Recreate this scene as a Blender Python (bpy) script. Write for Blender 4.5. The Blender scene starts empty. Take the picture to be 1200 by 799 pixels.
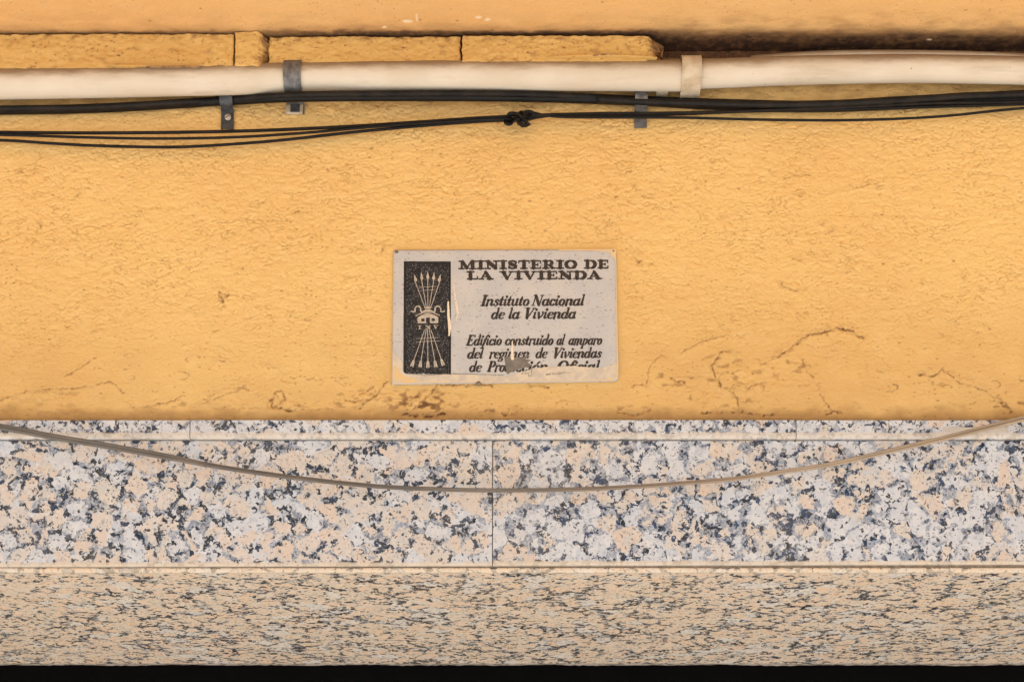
import bpy, bmesh, math, random
import numpy as np
from mathutils import Vector, Matrix

random.seed(7)
S = bpy.context.scene
C = S.collection

# ------------------------------------------------------------------ camera, world, sun, exposure
TILT = math.radians(6.0)
FPX = 2076.0                 # focal length in pixels of a 1200 px wide picture
SHIFT = 0.5135
CAM = Vector((0.0, -2.0, 0.0))
cd = bpy.data.cameras.new('camera')
cd.sensor_width = 36.0
cd.lens = FPX / 1200 * 36
cd.shift_y = SHIFT
cd.clip_start = 0.05
cd.clip_end = 500
cam = bpy.data.objects.new('camera', cd)
cam.location = CAM
cam.rotation_euler = (math.pi / 2 + TILT, 0, 0)
C.objects.link(cam)
S.camera = cam

SUN_EL, SUN_AZ = math.radians(58), math.radians(14)   # azimuth measured from straight out of the wall, to the right
w = bpy.data.worlds.new('World'); S.world = w; w.use_nodes = True
nt = w.node_tree
bg = nt.nodes['Background']
sky = nt.nodes.new('ShaderNodeTexSky')
sky.sky_type = 'NISHITA'; sky.sun_disc = False
sky.sun_elevation = SUN_EL
sky.sun_rotation = math.pi - SUN_AZ
sky.air_density = 1.0; sky.dust_density = 3.0
nt.links.new(sky.outputs[0], bg.inputs[0])
bg.inputs[1].default_value = 0.06
sd = bpy.data.lights.new('sun', 'SUN'); sd.energy = 4.6; sd.angle = math.radians(0.5); sd.color = (1.0, 0.97, 0.93)
sun = bpy.data.objects.new('sun', sd)
sv = Vector((math.sin(SUN_AZ) * math.cos(SUN_EL), -math.cos(SUN_AZ) * math.cos(SUN_EL), math.sin(SUN_EL)))
sun.rotation_euler = sv.to_track_quat('Z', 'Y').to_euler()
sun.location = (2, -4, 6)
C.objects.link(sun)
S.view_settings.view_transform = 'Standard'
S.view_settings.look = 'None'
S.view_settings.exposure = 1.36
S.view_settings.gamma = 1.0


def P(px, py, y=0.0):
    """the point where the sight line of a photograph position meets the upright plane at depth y"""
    rx = (px - 600) / FPX
    up = ((399.5 - py) + SHIFT * 1200) / FPX
    d = Vector((rx, math.cos(TILT) - up * math.sin(TILT), math.sin(TILT) + up * math.cos(TILT)))
    t = (y - CAM.y) / d.y
    return CAM + d * t


def Z(py, y=0.0): return P(600, py, y).z
def X(px, py=400, y=0.0): return P(px, py, y).x


# ------------------------------------------------------------------ numpy noise
def perlin(x, y, seed=0):
    r = np.random.RandomState(seed)
    n = 256
    ang = r.rand(n, n) * 2 * np.pi
    gx, gy = np.cos(ang), np.sin(ang)
    xi = np.floor(x).astype(np.int64); yi = np.floor(y).astype(np.int64)
    fx = x - xi; fy = y - yi
    u = fx * fx * fx * (fx * (fx * 6 - 15) + 10); v = fy * fy * fy * (fy * (fy * 6 - 15) + 10)

    def g(ix, iy, dx, dy):
        a, b = ix % n, iy % n
        return gx[a, b] * dx + gy[a, b] * dy
    n00 = g(xi, yi, fx, fy); n10 = g(xi + 1, yi, fx - 1, fy)
    n01 = g(xi, yi + 1, fx, fy - 1); n11 = g(xi + 1, yi + 1, fx - 1, fy - 1)
    return 1.5 * ((n00 * (1 - u) + n10 * u) * (1 - v) + (n01 * (1 - u) + n11 * u) * v)


def fbm(x, y, seed=0, o=4):
    s = 0; a = 1.0; t = 0
    for i in range(o):
        s = s + a * perlin(x * 2 ** i, y * 2 ** i, seed + i); t += a; a *= 0.5
    return s / t * 1.4


def sstep(a, b, x):
    t = np.clip((x - a) / (b - a), 0, 1); return t * t * (3 - 2 * t)


# ------------------------------------------------------------------ object helpers
def link(name, me, m, parent=None, smooth=False):
    o = bpy.data.objects.new(name, me); C.objects.link(o)
    if m: me.materials.append(m)
    if parent:
        o.parent = parent
        o.matrix_parent_inverse = Matrix.Translation(-parent.location)
    if smooth:
        me.polygons.foreach_set('use_smooth', np.ones(len(me.polygons), bool))
    return o


def tag(o, label=None, cat=None, group=None, kind=None):
    if label: o['label'] = label
    if cat: o['category'] = cat
    if group: o['group'] = group
    if kind: o['kind'] = kind
    return o


def thing(name, loc, label, cat, group=None):
    o = bpy.data.objects.new(name, None); o.location = loc; o.empty_display_size = 0.02
    C.objects.link(o)
    return tag(o, label, cat, group)


def grid_mesh(name, Pnt, attrs=None):
    """Pnt: (rows, cols, 3) array of points"""
    R_, K_, _ = Pnt.shape
    me = bpy.data.meshes.new(name)
    me.vertices.add(R_ * K_)
    me.vertices.foreach_set('co', Pnt.astype(np.float32).ravel())
    idx = np.arange(R_ * K_).reshape(R_, K_)
    f = np.stack([idx[:-1, :-1], idx[:-1, 1:], idx[1:, 1:], idx[1:, :-1]], -1).reshape(-1, 4)
    n = len(f)
    me.loops.add(n * 4); me.loops.foreach_set('vertex_index', f.ravel().astype(np.int32))
    me.polygons.add(n); me.polygons.foreach_set('loop_start', np.arange(0, n * 4, 4, dtype=np.int32))
    me.polygons.foreach_set('use_smooth', np.ones(n, bool))
    me.update(calc_edges=True)
    for k, v in (attrs or {}).items():
        a = me.attributes.new(k, 'FLOAT', 'POINT'); a.data.foreach_set('value', v.astype(np.float32).ravel())
    return me


def bm_mesh(name, bm):
    bmesh.ops.recalc_face_normals(bm, faces=bm.faces)
    me = bpy.data.meshes.new(name); bm.to_mesh(me); bm.free(); return me


def add_box(bm, x0, x1, y0, y1, z0, z1, bev=0.0, seg=2):
    r = bmesh.ops.create_cube(bm, size=1)
    for v in r['verts']:
        v.co = Vector((x0 if v.co.x < 0 else x1, y0 if v.co.y < 0 else y1, z0 if v.co.z < 0 else z1))
    if bev:
        es = list({e for v in r['verts'] for e in v.link_edges})
        bmesh.ops.bevel(bm, geom=es, offset=bev, segments=seg, affect='EDGES', profile=0.5)


def box(name, x0, x1, y0, y1, z0, z1, m, parent=None, bev=0.0, seg=2):
    bm = bmesh.new(); add_box(bm, x0, x1, y0, y1, z0, z1, bev, seg)
    return link(name, bm_mesh(name, bm), m, parent)


def catmull(pts, step=0.006):
    pts = [Vector(p) for p in pts]
    out = []
    for i in range(len(pts) - 1):
        p0 = pts[max(i - 1, 0)]; p1 = pts[i]; p2 = pts[i + 1]; p3 = pts[min(i + 2, len(pts) - 1)]
        if i == 0: p0 = p1 * 2 - p2
        if i == len(pts) - 2: p3 = p2 * 2 - p1
        n = max(2, int((p2 - p1).length / step))
        for k in range(n):
            t = k / n
            out.append(0.5 * ((2 * p1) + (p2 - p0) * t + (2 * p0 - 5 * p1 + 4 * p2 - p3) * t * t + (3 * p1 - p0 - 3 * p2 + p3) * t ** 3))
    out.append(pts[-1]); return out


def tube_bm(bm, path, rad, seg=12, caps=True, jit=0.0):
    rings = []
    up = Vector((0, 1, 0.001)).normalized()
    for i, p in enumerate(path):
        t = (path[min(i + 1, len(path) - 1)] - path[max(i - 1, 0)]).normalized()
        a = up - t * up.dot(t)
        a = a.normalized() if a.length > 1e-5 else t.orthogonal().normalized()
        b = t.cross(a)
        r = rad(i / (len(path) - 1)) if callable(rad) else rad
        ring = []
        for k in range(seg):
            th = 2 * math.pi * k / seg
            rr = r * (1 + random.uniform(-jit, jit))
            ring.append(bm.verts.new(p + a * math.cos(th) * rr + b * math.sin(th) * rr))
        rings.append(ring); up = a
    for i in range(len(rings) - 1):
        for k in range(seg):
            f = bm.faces.new((rings[i][k], rings[i][(k + 1) % seg], rings[i + 1][(k + 1) % seg], rings[i + 1][k])); f.smooth = True
    if caps:
        bm.faces.new(rings[0][::-1]); bm.faces.new(rings[-1])


def strip_bm(bm, prof, x0, x1, th, skew=0.0):
    """a bent metal strap: profile of (y, z) points, from x0 to x1, thickness th towards the street"""
    n = len(prof)
    rows = []
    for i, (y, z) in enumerate(prof):
        a = Vector(prof[max(i - 1, 0)]); b = Vector(prof[min(i + 1, n - 1)])
        t = (b - a).normalized(); nrm = Vector((-t.y, t.x))
        rows.append([bm.verts.new((x0 + skew * i, y, z)), bm.verts.new((x1 + skew * i, y, z)),
                     bm.verts.new((x1 + skew * i, y + nrm.x * th, z + nrm.y * th)), bm.verts.new((x0 + skew * i, y + nrm.x * th, z + nrm.y * th))])
    for i in range(n - 1):
        for k in range(4):
            bm.faces.new((rows[i][k], rows[i][(k + 1) % 4], rows[i + 1][(k + 1) % 4], rows[i + 1][k]))
    bm.faces.new(rows[0][::-1]); bm.faces.new(rows[-1])


# ------------------------------------------------------------------ materials
class M:
    def __init__(s, name, rough=0.8):
        s.m = bpy.data.materials.new(name); s.m.use_nodes = True
        s.nt = s.m.node_tree; s.b = s.nt.nodes['Principled BSDF']
        s.b.inputs['Roughness'].default_value = rough
        s.b.inputs['Specular IOR Level'].default_value = 0.22
        s.co = s.nt.nodes.new('ShaderNodeTexCoord').outputs['Object']

    def n(s, t, **k):
        o = s.nt.nodes.new('ShaderNode' + t)
        for a, v in k.items(): setattr(o, a, v)
        return o

    def set(s, sock, v):
        if hasattr(v, 'is_output'): s.nt.links.new(v, sock)
        elif isinstance(v, tuple) and len(v) == 3 and sock.type == 'RGBA': sock.default_value = (*v, 1)
        else: sock.default_value = v

    def base(s, v): s.set(s.b.inputs['Base Color'], v)

    def vec(s, sc=(1, 1, 1), loc=(0, 0, 0), src=None, rot=(0, 0, 0)):
        o = s.n('Mapping'); o.inputs['Scale'].default_value = sc; o.inputs['Location'].default_value = loc; o.inputs['Rotation'].default_value = rot
        s.set(o.inputs[0], src or s.co); return o.outputs[0]

    def noise(s, scale, v=None, det=4, rough=0.55, dist=0.0, out='Fac'):
        o = s.n('TexNoise'); s.set(o.inputs['Vector'], v or s.co)
        o.inputs['Scale'].default_value = scale; o.inputs['Detail'].default_value = det
        o.inputs['Roughness'].default_value = rough; o.inputs['Distortion'].default_value = dist
        return o.outputs[out]

    def voro(s, scale, v=None, feature='F1', out='Distance', rnd=1.0):
        o = s.n('TexVoronoi', feature=feature); s.set(o.inputs['Vector'], v or s.co)
        o.inputs['Scale'].default_value = scale
        o.inputs['Randomness'].default_value = rnd
        return o.outputs[out]

    def ramp(s, f, a, b, c0=0.0, c1=1.0):
        o = s.n('MapRange', interpolation_type='SMOOTHSTEP'); s.set(o.inputs[0], f)
        for i, v in ((1, a), (2, b), (3, c0), (4, c1)): s.set(o.inputs[i], v)
        return o.outputs[0]

    def mix(s, f, a, b, mode='MIX'):
        o = s.n('Mix', data_type='RGBA', blend_type=mode)
        s.set(o.inputs[0], f); s.set(o.inputs[6], a); s.set(o.inputs[7], b)
        return o.outputs[2]

    def math(s, op, a, b=0.0, clamp=False):
        o = s.n('Math', operation=op); o.use_clamp = clamp
        s.set(o.inputs[0], a); s.set(o.inputs[1], b); return o.outputs[0]

    def vmath(s, op, a, b):
        o = s.n('VectorMath', operation=op); s.set(o.inputs[0], a)
        if op == 'SCALE': s.set(o.inputs['Scale'], b)
        else: s.set(o.inputs[1], b)
        return o.outputs[0]

    def attr(s, name): return s.n('Attribute', attribute_name=name).outputs['Fac']

    def bump(s, h, dist=0.001, strength=1.0, prev=None):
        o = s.n('Bump'); o.inputs['Strength'].default_value = strength; o.inputs['Distance'].default_value = dist
        s.set(o.inputs['Height'], h)
        if prev: s.set(o.inputs['Normal'], prev)
        s.set(s.b.inputs['Normal'], o.outputs[0]); return o.outputs[0]


YEL = (0.80, 0.53, 0.205)


def mat_paint(name, base=YEL, pits=1.0, rough=0.75, dirt_shade_col=(0.12, 0.055, 0.025), pale=0.0, pitscale=170):
    m = M(name, rough)
    c = m.mix(m.ramp(m.noise(3.2, det=6), 0.35, 0.72), base, tuple(v * k for v, k in zip(base, (0.93, 0.88, 0.84))))
    c = m.mix(m.ramp(m.noise(38, det=6), 0.42, 0.75, 0, 0.35), c, tuple(v * k for v, k in zip(base, (1.02, 1.06, 1.22))))
    # little brown pits and specks of soot
    v = m.vec((1.0, 1.0, 1.7))
    d = m.voro(pitscale, v)
    pick = m.n('SeparateColor'); m.set(pick.inputs[0], m.voro(pitscale, v, out='Color'))
    sp = m.math('MULTIPLY', m.ramp(d, 0.13, 0.34, 1, 0), m.ramp(pick.outputs[0], 0.72, 0.88))
    sp = m.math('MULTIPLY', sp, m.ramp(m.noise(11, det=3), 0.38, 0.62, 0.15, 1))
    c = m.mix(m.math('MULTIPLY', sp, 0.55 * pits), c, (0.36, 0.17, 0.06))
    d2 = m.voro(48, v)
    pk2 = m.n('SeparateColor'); m.set(pk2.inputs[0], m.voro(48, v, out='Color'))
    s2 = m.math('MULTIPLY', m.ramp(d2, 0.05, 0.15, 1, 0), m.ramp(pk2.outputs[0], 0.8, 0.86))
    c = m.mix(m.math('MULTIPLY', s2, 0.6 * pits), c, (0.25, 0.13, 0.06))
    at = m.attr('dirt')  # dirt, plus shade painted on the soffit and wall top
    c = m.mix(m.math('MULTIPLY', at, m.ramp(m.noise(110, det=5), 0.25, 0.6, 0.75, 1.05), True), m.mix(m.math('MULTIPLY', at, 0.9, True), c, (0.42, 0.20, 0.075)), dirt_shade_col)
    if pale:
        c = m.mix(m.attr('pale'), c, (0.80, 0.62, 0.40))
    m.base(c)
    h = m.noise(260, m.vec((1, 1, 1.6)), det=5, rough=0.6)
    h = m.math('SUBTRACT', h, m.math('MULTIPLY', sp, 0.8))
    m.bump(h, 0.0014, 0.5)
    return m.m


def mat_granite(name, seed, warm=0.5, blue=0.5, dark=0.5, sz=1.0, gloss=0.28, lip=None, spec=0.14, tint=None):
    m = M(name, gloss)
    off = (seed * 3.17, seed * 1.31, seed * 2.73)
    v = m.vec((1, 1, 1), off)
    wn = m.vmath('SCALE', m.vmath('SUBTRACT', m.noise(90, v, det=3, out='Color'), (0.5, 0.5, 0.5)), 0.012)
    vw = m.vmath('ADD', v, wn)
    wn2 = m.vmath('SCALE', m.vmath('SUBTRACT', m.noise(420, v, det=2, out='Color'), (0.5, 0.5, 0.5)), 0.003)
    vw = m.vmath('ADD', vw, wn2)
    # big feldspar crystals: peach, cream or cold white
    cell = m.n('SeparateColor'); m.set(cell.inputs[0], m.voro(43 / sz, vw, out='Color'))
    edge = m.voro(43 / sz, vw, 'DISTANCE_TO_EDGE')
    sub = m.n('SeparateColor'); m.set(sub.inputs[0], m.voro(115 / sz, vw, out='Color'))
    peach = m.mix(cell.outputs[1], (0.65, 0.525, 0.43), (0.63, 0.565, 0.51))
    peach = m.mix(m.ramp(m.noise(60, vw, det=5, rough=.65), .45, .6), peach, (0.56, 0.53, 0.50))
    white = m.mix(sub.outputs[1], (0.64, 0.65, 0.675), (0.52, 0.55, 0.61))
    f = m.math('ADD', m.ramp(cell.outputs[0], 0.45 - 0.5 * (warm - 0.5), 0.60 - 0.5 * (warm - 0.5), 1, 0), 0.0, True)
    rim = m.ramp(m.math('ADD', edge, m.math('MULTIPLY', m.math('SUBTRACT', m.noise(70, v, det=4), .5), .35)), -0.02, 0.08)
    f = m.math('MULTIPLY', m.math('MULTIPLY', m.ramp(cell.outputs[0], 1 - warm - .02, 1 - warm + .02), 1.0), rim)
    c = m.mix(f, white, peach)
    c = m.mix(m.ramp(m.noise(55, vw, det=5), 0.5, 0.75, 0, 0.5), c, (0.70, 0.66, 0.62))
    # grey quartz in patches
    g = m.n('SeparateColor'); m.set(g.inputs[0], m.voro(95 / sz, vw, out='Color'))
    cl = m.noise(30 / sz, v, det=4, rough=0.6)
    cl2 = m.math('ADD', m.math('ADD', m.math('MULTIPLY', cl, 0.72), 0.14), m.math('MULTIPLY', m.ramp(edge, 0.0, 0.26, 1, 0), 0.215))
    gq = m.math('ADD', cl2, m.math('MULTIPLY', m.math('SUBTRACT', g.outputs[0], 0.5), 0.34))
    t = 0.735 - 0.10 * (blue - 0.5)
    qc = m.mix(g.outputs[2], (0.23, 0.29, 0.40), (0.09, 0.13, 0.21))
    qc = m.mix(m.ramp(m.noise(300, v, det=3), 0.4, 0.65), qc, (0.40, 0.42, 0.46))
    c = m.mix(m.math('MULTIPLY', m.ramp(gq, t - 0.02, t + 0.02), 0.85), c, qc)
    # dark mica grains, thickest between the crystals
    k = m.n('SeparateColor'); m.set(k.inputs[0], m.voro(185 / sz, vw, out='Color'))
    dk = m.math('ADD', cl2, m.math('MULTIPLY', m.math('SUBTRACT', k.outputs[0], 0.5), 0.42))
    t2 = 0.784 - 0.10 * (dark - 0.5)
    kc = m.mix(k.outputs[1], (0.005, 0.007, 0.012), (0.012 + 0.008 * blue, 0.032 + 0.022 * blue, 0.065 + 0.07 * blue))
    c = m.mix(m.math('MULTIPLY', m.ramp(dk, t2 - 0.006, t2 + 0.006), 0.97), c, kc)
    k3 = m.n('SeparateColor'); m.set(k3.inputs[0], m.voro(330 / sz, vw, out='Color'))
    c = m.mix(m.math('MULTIPLY', m.ramp(k3.outputs[0], 0.955, 0.965), m.ramp(cl, 0.42, 0.5)), c, (0.05, 0.055, 0.07))
    for sc_, th_, am_, col_ in ((520, 0.93, 0.75, (0.05, 0.06, 0.09)), (420, 0.90, 0.4, (0.30, 0.31, 0.34)), (500, 0.88, 0.5, (0.70, 0.68, 0.64))):
        q_ = m.n('SeparateColor'); m.set(q_.inputs[0], m.voro(sc_, m.vec((1, 1, 1), (sc_, seed, 2), src=vw), out='Color'))
        c = m.mix(m.math('MULTIPLY', m.ramp(q_.outputs[1], th_, th_ + .02), am_), c, col_)
    c = m.mix(m.ramp(m.noise(260, vw, det=5, rough=.75), .38, .62, 0, .14), c, m.mix(1.0, c, (0.80, 0.79, 0.78), 'MULTIPLY'))
    # fine cloudy veining inside the crystals, a film of dust
    c = m.mix(m.ramp(m.noise(180, vw, det=6, rough=0.7), 0.35, 0.7, 0.0, 0.08), c, (0.70, 0.66, 0.60))
    c = m.mix(m.ramp(m.noise(7, v, det=3), 0.45, 0.75, 0.0, 0.12), c, (0.55, 0.47, 0.36))
    if tint: c = m.mix(1.0, c, tint, 'MULTIPLY')
    if lip:
        # worn edges, their bright highlight painted in as cream: (height of the edge, width)
        sep = m.n('SeparateXYZ'); m.set(sep.inputs[0], m.co)
        for z0, wd, col, amt in lip:
            dist = m.math('ADD', m.math('ABSOLUTE', m.math('SUBTRACT', sep.outputs[2], z0)), m.math('MAXIMUM', m.math('SUBTRACT', sep.outputs[1], Y_GR + 0.0045), 0.0))
            n_ = m.math('ADD', dist, m.math('MULTIPLY', m.math('SUBTRACT', m.noise(60, m.vec((1, 1, 3)), det=4), 0.5), wd * 1.2))
            c = m.mix(m.math('MULTIPLY', m.ramp(n_, wd * 0.6, wd, 1, 0), amt), c, col)
    m.base(c)
    m.set(m.b.inputs['Roughness'], m.ramp(m.noise(140, v, det=3), 0.3, 0.7, gloss - 0.06, gloss + 0.16))
    m.bump(m.noise(500, v, det=3), 0.0002, 0.3)
    m.b.inputs['Specular IOR Level'].default_value = spec
    return m.m


def mat_simple(name, col, rough=0.7, var=0.25, scale=120, metal=0.0, col2=None, bumpd=0.0003):
    m = M(name, rough)
    c2 = col2 or tuple(v * (1 - var) for v in col)
    c = m.mix(m.ramp(m.noise(scale, det=5), 0.35, 0.68), col, c2)
    m.base(c); m.b.inputs['Metallic'].default_value = metal
    m.bump(m.noise(scale * 3, det=3), bumpd, 0.5)
    return m.m


def mat_pipe():
    m = M('cream_pipe_paint', 0.5)
    c = m.mix(m.ramp(m.noise(9, m.vec((1, 2, 2)), det=4), 0.35, 0.65), (0.66, 0.585, 0.475), (0.60, 0.515, 0.40))
    at = m.attr('dust')   # soot along the top of the pipe, with its shade painted in
    n = m.noise(22, m.vec((1, 3, 3)), det=6, rough=0.65)
    f = m.ramp(m.math('ADD', m.math('ADD', at, 0.36), m.math('MULTIPLY', m.math('SUBTRACT', n, 0.5), 1.1)), 0.10, 0.85)
    c = m.mix(m.math('MULTIPLY', f, 0.9), c, (0.26, 0.18, 0.11))
    d = m.voro(60); pk = m.n('SeparateColor'); m.set(pk.inputs[0], m.voro(60, out='Color'))
    c = m.mix(m.math('MULTIPLY', m.ramp(d, 0.04, 0.09, 1, 0), m.ramp(pk.outputs[0], 0.82, 0.84)), c, (0.12, 0.07, 0.04))
    c = m.mix(m.ramp(m.noise(320, m.vec((1, 3, 3)), det=4), 0.60, 0.75, 0, 0.3), c, (0.55, 0.42, 0.28))
    c = m.mix(m.ramp(m.noise(16, m.vec((0.6, 3, 5), (4, 1, 2)), det=6, rough=.7), 0.52, 0.75, 0, 0.45), c, (0.40, 0.30, 0.20))
    m.base(c); m.bump(m.noise(90, det=5), 0.0010, 0.5)
    return m.m


def mat_plate():
    m = M('aged_enamel', 0.55)
    c = m.mix(m.ramp(m.noise(26, det=5), 0.3, 0.7), (0.57, 0.54, 0.51), (0.50, 0.49, 0.49))
    v = m.vec((1.0, 1.0, 1.9), rot=(0, 0.5, 0))
    for sc, thr, amt in ((330, 0.70, 0.7), (200, 0.78, 0.8)):
        d = m.voro(sc, v); pk = m.n('SeparateColor'); m.set(pk.inputs[0], m.voro(sc, v, out='Color'))
        sp = m.math('MULTIPLY', m.ramp(d, 0.16, 0.36, 1, 0), m.ramp(pk.outputs[0], thr, thr + 0.08))
        c = m.mix(m.math('MULTIPLY', sp, amt), c, (0.24, 0.18, 0.14))
    d = m.voro(210, m.vec((1, 1, 1), (3, 1, 2))); pk = m.n('SeparateColor'); m.set(pk.inputs[0], m.voro(210, m.vec((1, 1, 1), (3, 1, 2)), out='Color'))
    c = m.mix(m.math('MULTIPLY', m.ramp(d, 0.1, 0.3, 1, 0), m.ramp(pk.outputs[0], 0.8, 0.9, 0, 0.6)), c, (0.66, 0.60, 0.54))
    m.base(c); m.bump(m.noise(60, det=6), 0.0012, 0.5)
    return m.m


MAT = {}
MAT['wall'] = mat_paint('yellow_masonry_paint')
MAT['soffit'] = mat_paint('yellow_soffit_paint', tuple(v * k for v, k in zip(YEL, (0.93, 0.86, 0.92))), pits=0.9, dirt_shade_col=(0.055, 0.03, 0.02), pitscale=230, pale=1)
MAT['brick'] = mat_paint('yellow_brick_paint', (0.66, 0.42, 0.14), pits=2.0, pitscale=180)
MAT['pipe'] = mat_pipe()
MAT['clamp'] = mat_simple('painted_clamp', (0.60, 0.51, 0.38), 0.55, col2=(0.44, 0.34, 0.23), scale=70)
MAT['zinc'] = mat_simple('weathered_zinc', (0.20, 0.20, 0.20), 0.5, col2=(0.105, 0.10, 0.10), scale=140, metal=0.35)
MAT['zinc_dark'] = mat_simple('dark_zinc', (0.085, 0.09, 0.10), 0.5, col2=(0.05, 0.05, 0.055), scale=150, metal=0.3)
MAT['screw'] = mat_simple('pale_screw', (0.62, 0.58, 0.50), 0.45, col2=(0.35, 0.30, 0.24), scale=500, metal=0.2)
MAT['rust'] = mat_simple('rusty_screw', (0.16, 0.12, 0.09), 0.7, col2=(0.30, 0.24, 0.18), scale=500)
MAT['rubber'] = mat_simple('black_cable_sheath', (0.004, 0.004, 0.0045), 0.45, col2=(0.008, 0.0075, 0.007), scale=60)
MAT['rubber_dust'] = mat_simple('dusty_cable_sheath', (0.0055, 0.005, 0.005), 0.5, col2=(0.018, 0.013, 0.010), scale=45)
MAT['plate'] = mat_plate()
MAT['ink'] = mat_simple('letter_enamel', (0.028, 0.022, 0.019), 0.6, col2=(0.07, 0.055, 0.048), scale=420)
MAT['panel'] = mat_simple('black_enamel', (0.014, 0.0135, 0.015), 0.5, col2=(0.030, 0.029, 0.031), scale=260)
MAT['emblem'] = mat_simple('cream_enamel', (0.56, 0.48, 0.39), 0.6, col2=(0.40, 0.34, 0.28), scale=300)
MAT['fleck'] = mat_simple('chipped_enamel', (0.17, 0.165, 0.165), 0.6, col2=(0.08, 0.078, 0.08), scale=500)
MAT['scratch'] = mat_simple('cream_scrape', (0.86, 0.72, 0.55), 0.7, scale=200, var=0.1)
MAT['smear'] = mat_simple('dried_paint_smear', (0.68, 0.57, 0.43), 0.7, col2=(0.54, 0.47, 0.39), scale=90)
MAT['smear_yellow'] = mat_simple('yellow_paint_smear', (0.74, 0.51, 0.24), 0.7, col2=(0.66, 0.52, 0.34), scale=90)
MAT['scrape'] = mat_simple('bare_grey_scrape', (0.17, 0.15, 0.125), 0.5, col2=(0.24, 0.215, 0.18), scale=130)
MAT['mortar'] = mat_simple('joint_mortar', (0.42, 0.33, 0.23), 0.9, col2=(0.26, 0.19, 0.13), scale=150)
MAT['joint_dark'] = mat_simple('dirty_joint', (0.20, 0.16, 0.12), 0.9, col2=(0.32, 0.26, 0.19), scale=120)
MAT['sealant'] = mat_simple('grey_sealant', (0.34, 0.30, 0.26), 0.7, col2=(0.15, 0.13, 0.11), scale=90)
MAT['black'] = mat_simple('black_door_paint', (0.0012, 0.0012, 0.0013), 0.6, col2=(0.0016, 0.0016, 0.0016), scale=30)  # darkness of the door recess put into the colour
MAT['black'].node_tree.nodes['Principled BSDF'].inputs['Specular IOR Level'].default_value = 0.05
MAT['paving'] = mat_simple('pale_paving', (0.46, 0.44, 0.41), 0.85, col2=(0.38, 0.365, 0.34), scale=2)
MAT['plain_wall'] = mat_simple('plain_facade', (0.40, 0.37, 0.33), 0.9, scale=3)
MAT['chip'] = mat_simple('lifted_paint_chip', (0.86, 0.62, 0.34), 0.8, scale=90, var=0.2)
MAT['plaster'] = mat_simple('loose_render', (0.42, 0.26, 0.12), 0.9, col2=(0.22, 0.12, 0.06), scale=130)


def mat_flatcable():
    m = M('weathered_grey_cable', 0.6)
    sep = m.n('SeparateXYZ'); m.set(sep.inputs[0], m.co)
    c = m.mix(m.ramp(sep.outputs[0], -0.1, 0.42), (0.135, 0.122, 0.108), (0.40, 0.31, 0.22))
    c = m.mix(m.ramp(m.noise(60, m.vec((0.4, 1, 1)), det=5), 0.4, 0.7, 0, 0.5), c, (0.24, 0.20, 0.16))
    m.base(c); m.bump(m.noise(200, det=3), 0.0003, 0.4)
    return m.m


MAT['flat'] = mat_flatcable()

# ------------------------------------------------------------------ key heights
Y_LEDGE = -0.040
Z_SOF = Z(37.5, Y_LEDGE)            # underside of the balcony
Y_GR = -0.003                       # face of the granite slabs
Y_STRIP = -0.0085
Z_WALL0 = Z(491.6, Y_STRIP)                 # foot of the painted wall
Z_BOT = Z(664.5, Y_GR)              # foot of the front slabs
Z_UND = Z(670.0, Y_GR)
# depth of the lintel: where the sight line of row 777 meets the underside
rd = P(600, 777, 0) - CAM
D_LIN = CAM.y + rd.y * (Z_UND / rd.z)

# ------------------------------------------------------------------ painted wall with its relief
def dense(lo, hi, step, far_lo, far_hi, nfar=14):
    a = np.arange(lo, hi, step)
    l = far_lo + (lo - far_lo) * (1 - (1 - np.linspace(0, 1, nfar, endpoint=False)) ** 2)
    r = hi + (far_hi - hi) * np.linspace(0, 1, nfar) ** 2
    return np.concatenate([l, a, r])


def to_px(xs, zs, y=0.0):
    """approximate photograph coordinates (used only as handy millimetre-like units along the wall)"""
    s = P(601, 300, y).x - P(600, 300, y).x
    u = 600 + xs / s
    z0, z1 = Z(100, y), Z(490, y)
    v = 100 + (zs - z0) / (z1 - z0) * 390
    return u, v


xs = dense(-0.63, 0.63, 0.0010, -2.9, 2.9)
zs = np.concatenate([np.arange(Z_WALL0, Z(60, 0), 0.0010), np.linspace(Z(60, 0), Z_SOF + 0.05, 12)])
XX, ZZ = np.meshgrid(xs, zs)
U, V = to_px(XX, ZZ)
low = sstep(330, 450, V)
right = sstep(700, 1150, U) * 0.5
wu = U + 7 * fbm(U / 34, V / 30, 5, 2); wv = V + 5 * fbm(U / 40, V / 22, 9, 3)
lum = fbm(wu / 17, wv / 8, 20, 4)
fine = fbm(wu / 5.5, wv / 3.4, 40, 3)
cr = np.abs(perlin(wu / 13, wv / 6.0, 60) + 0.4 * perlin(wu / 5, wv / 3.4, 61))
creases = np.exp(-(cr / 0.075) ** 2) * sstep(-0.15, 0.45, fbm(U / 16, V / 8, 77, 3))
cr2 = np.abs(perlin(wu / 8, wv / 4.2, 62) + 0.3 * perlin(wu / 3.5, wv / 2.6, 63))
creases = np.maximum(creases, 0.85 * np.exp(-(cr2 / 0.10) ** 2) * sstep(0.0, 0.5, fbm(U / 12, V / 7, 79, 3)))
amp = (1.0 - 0.62 * low) * (1 - 0.25 * right)
patch = sstep(-.45, .45, fbm(U / 85, V / 50, 345, 3))
h = amp * (0.55 * lum + 0.75 * fine * (.5 + .5 * patch) - 2.2 * creases * (.45 + .55 * patch)) + 0.7 * fbm(U / 110, V / 80, 90, 2)
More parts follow.
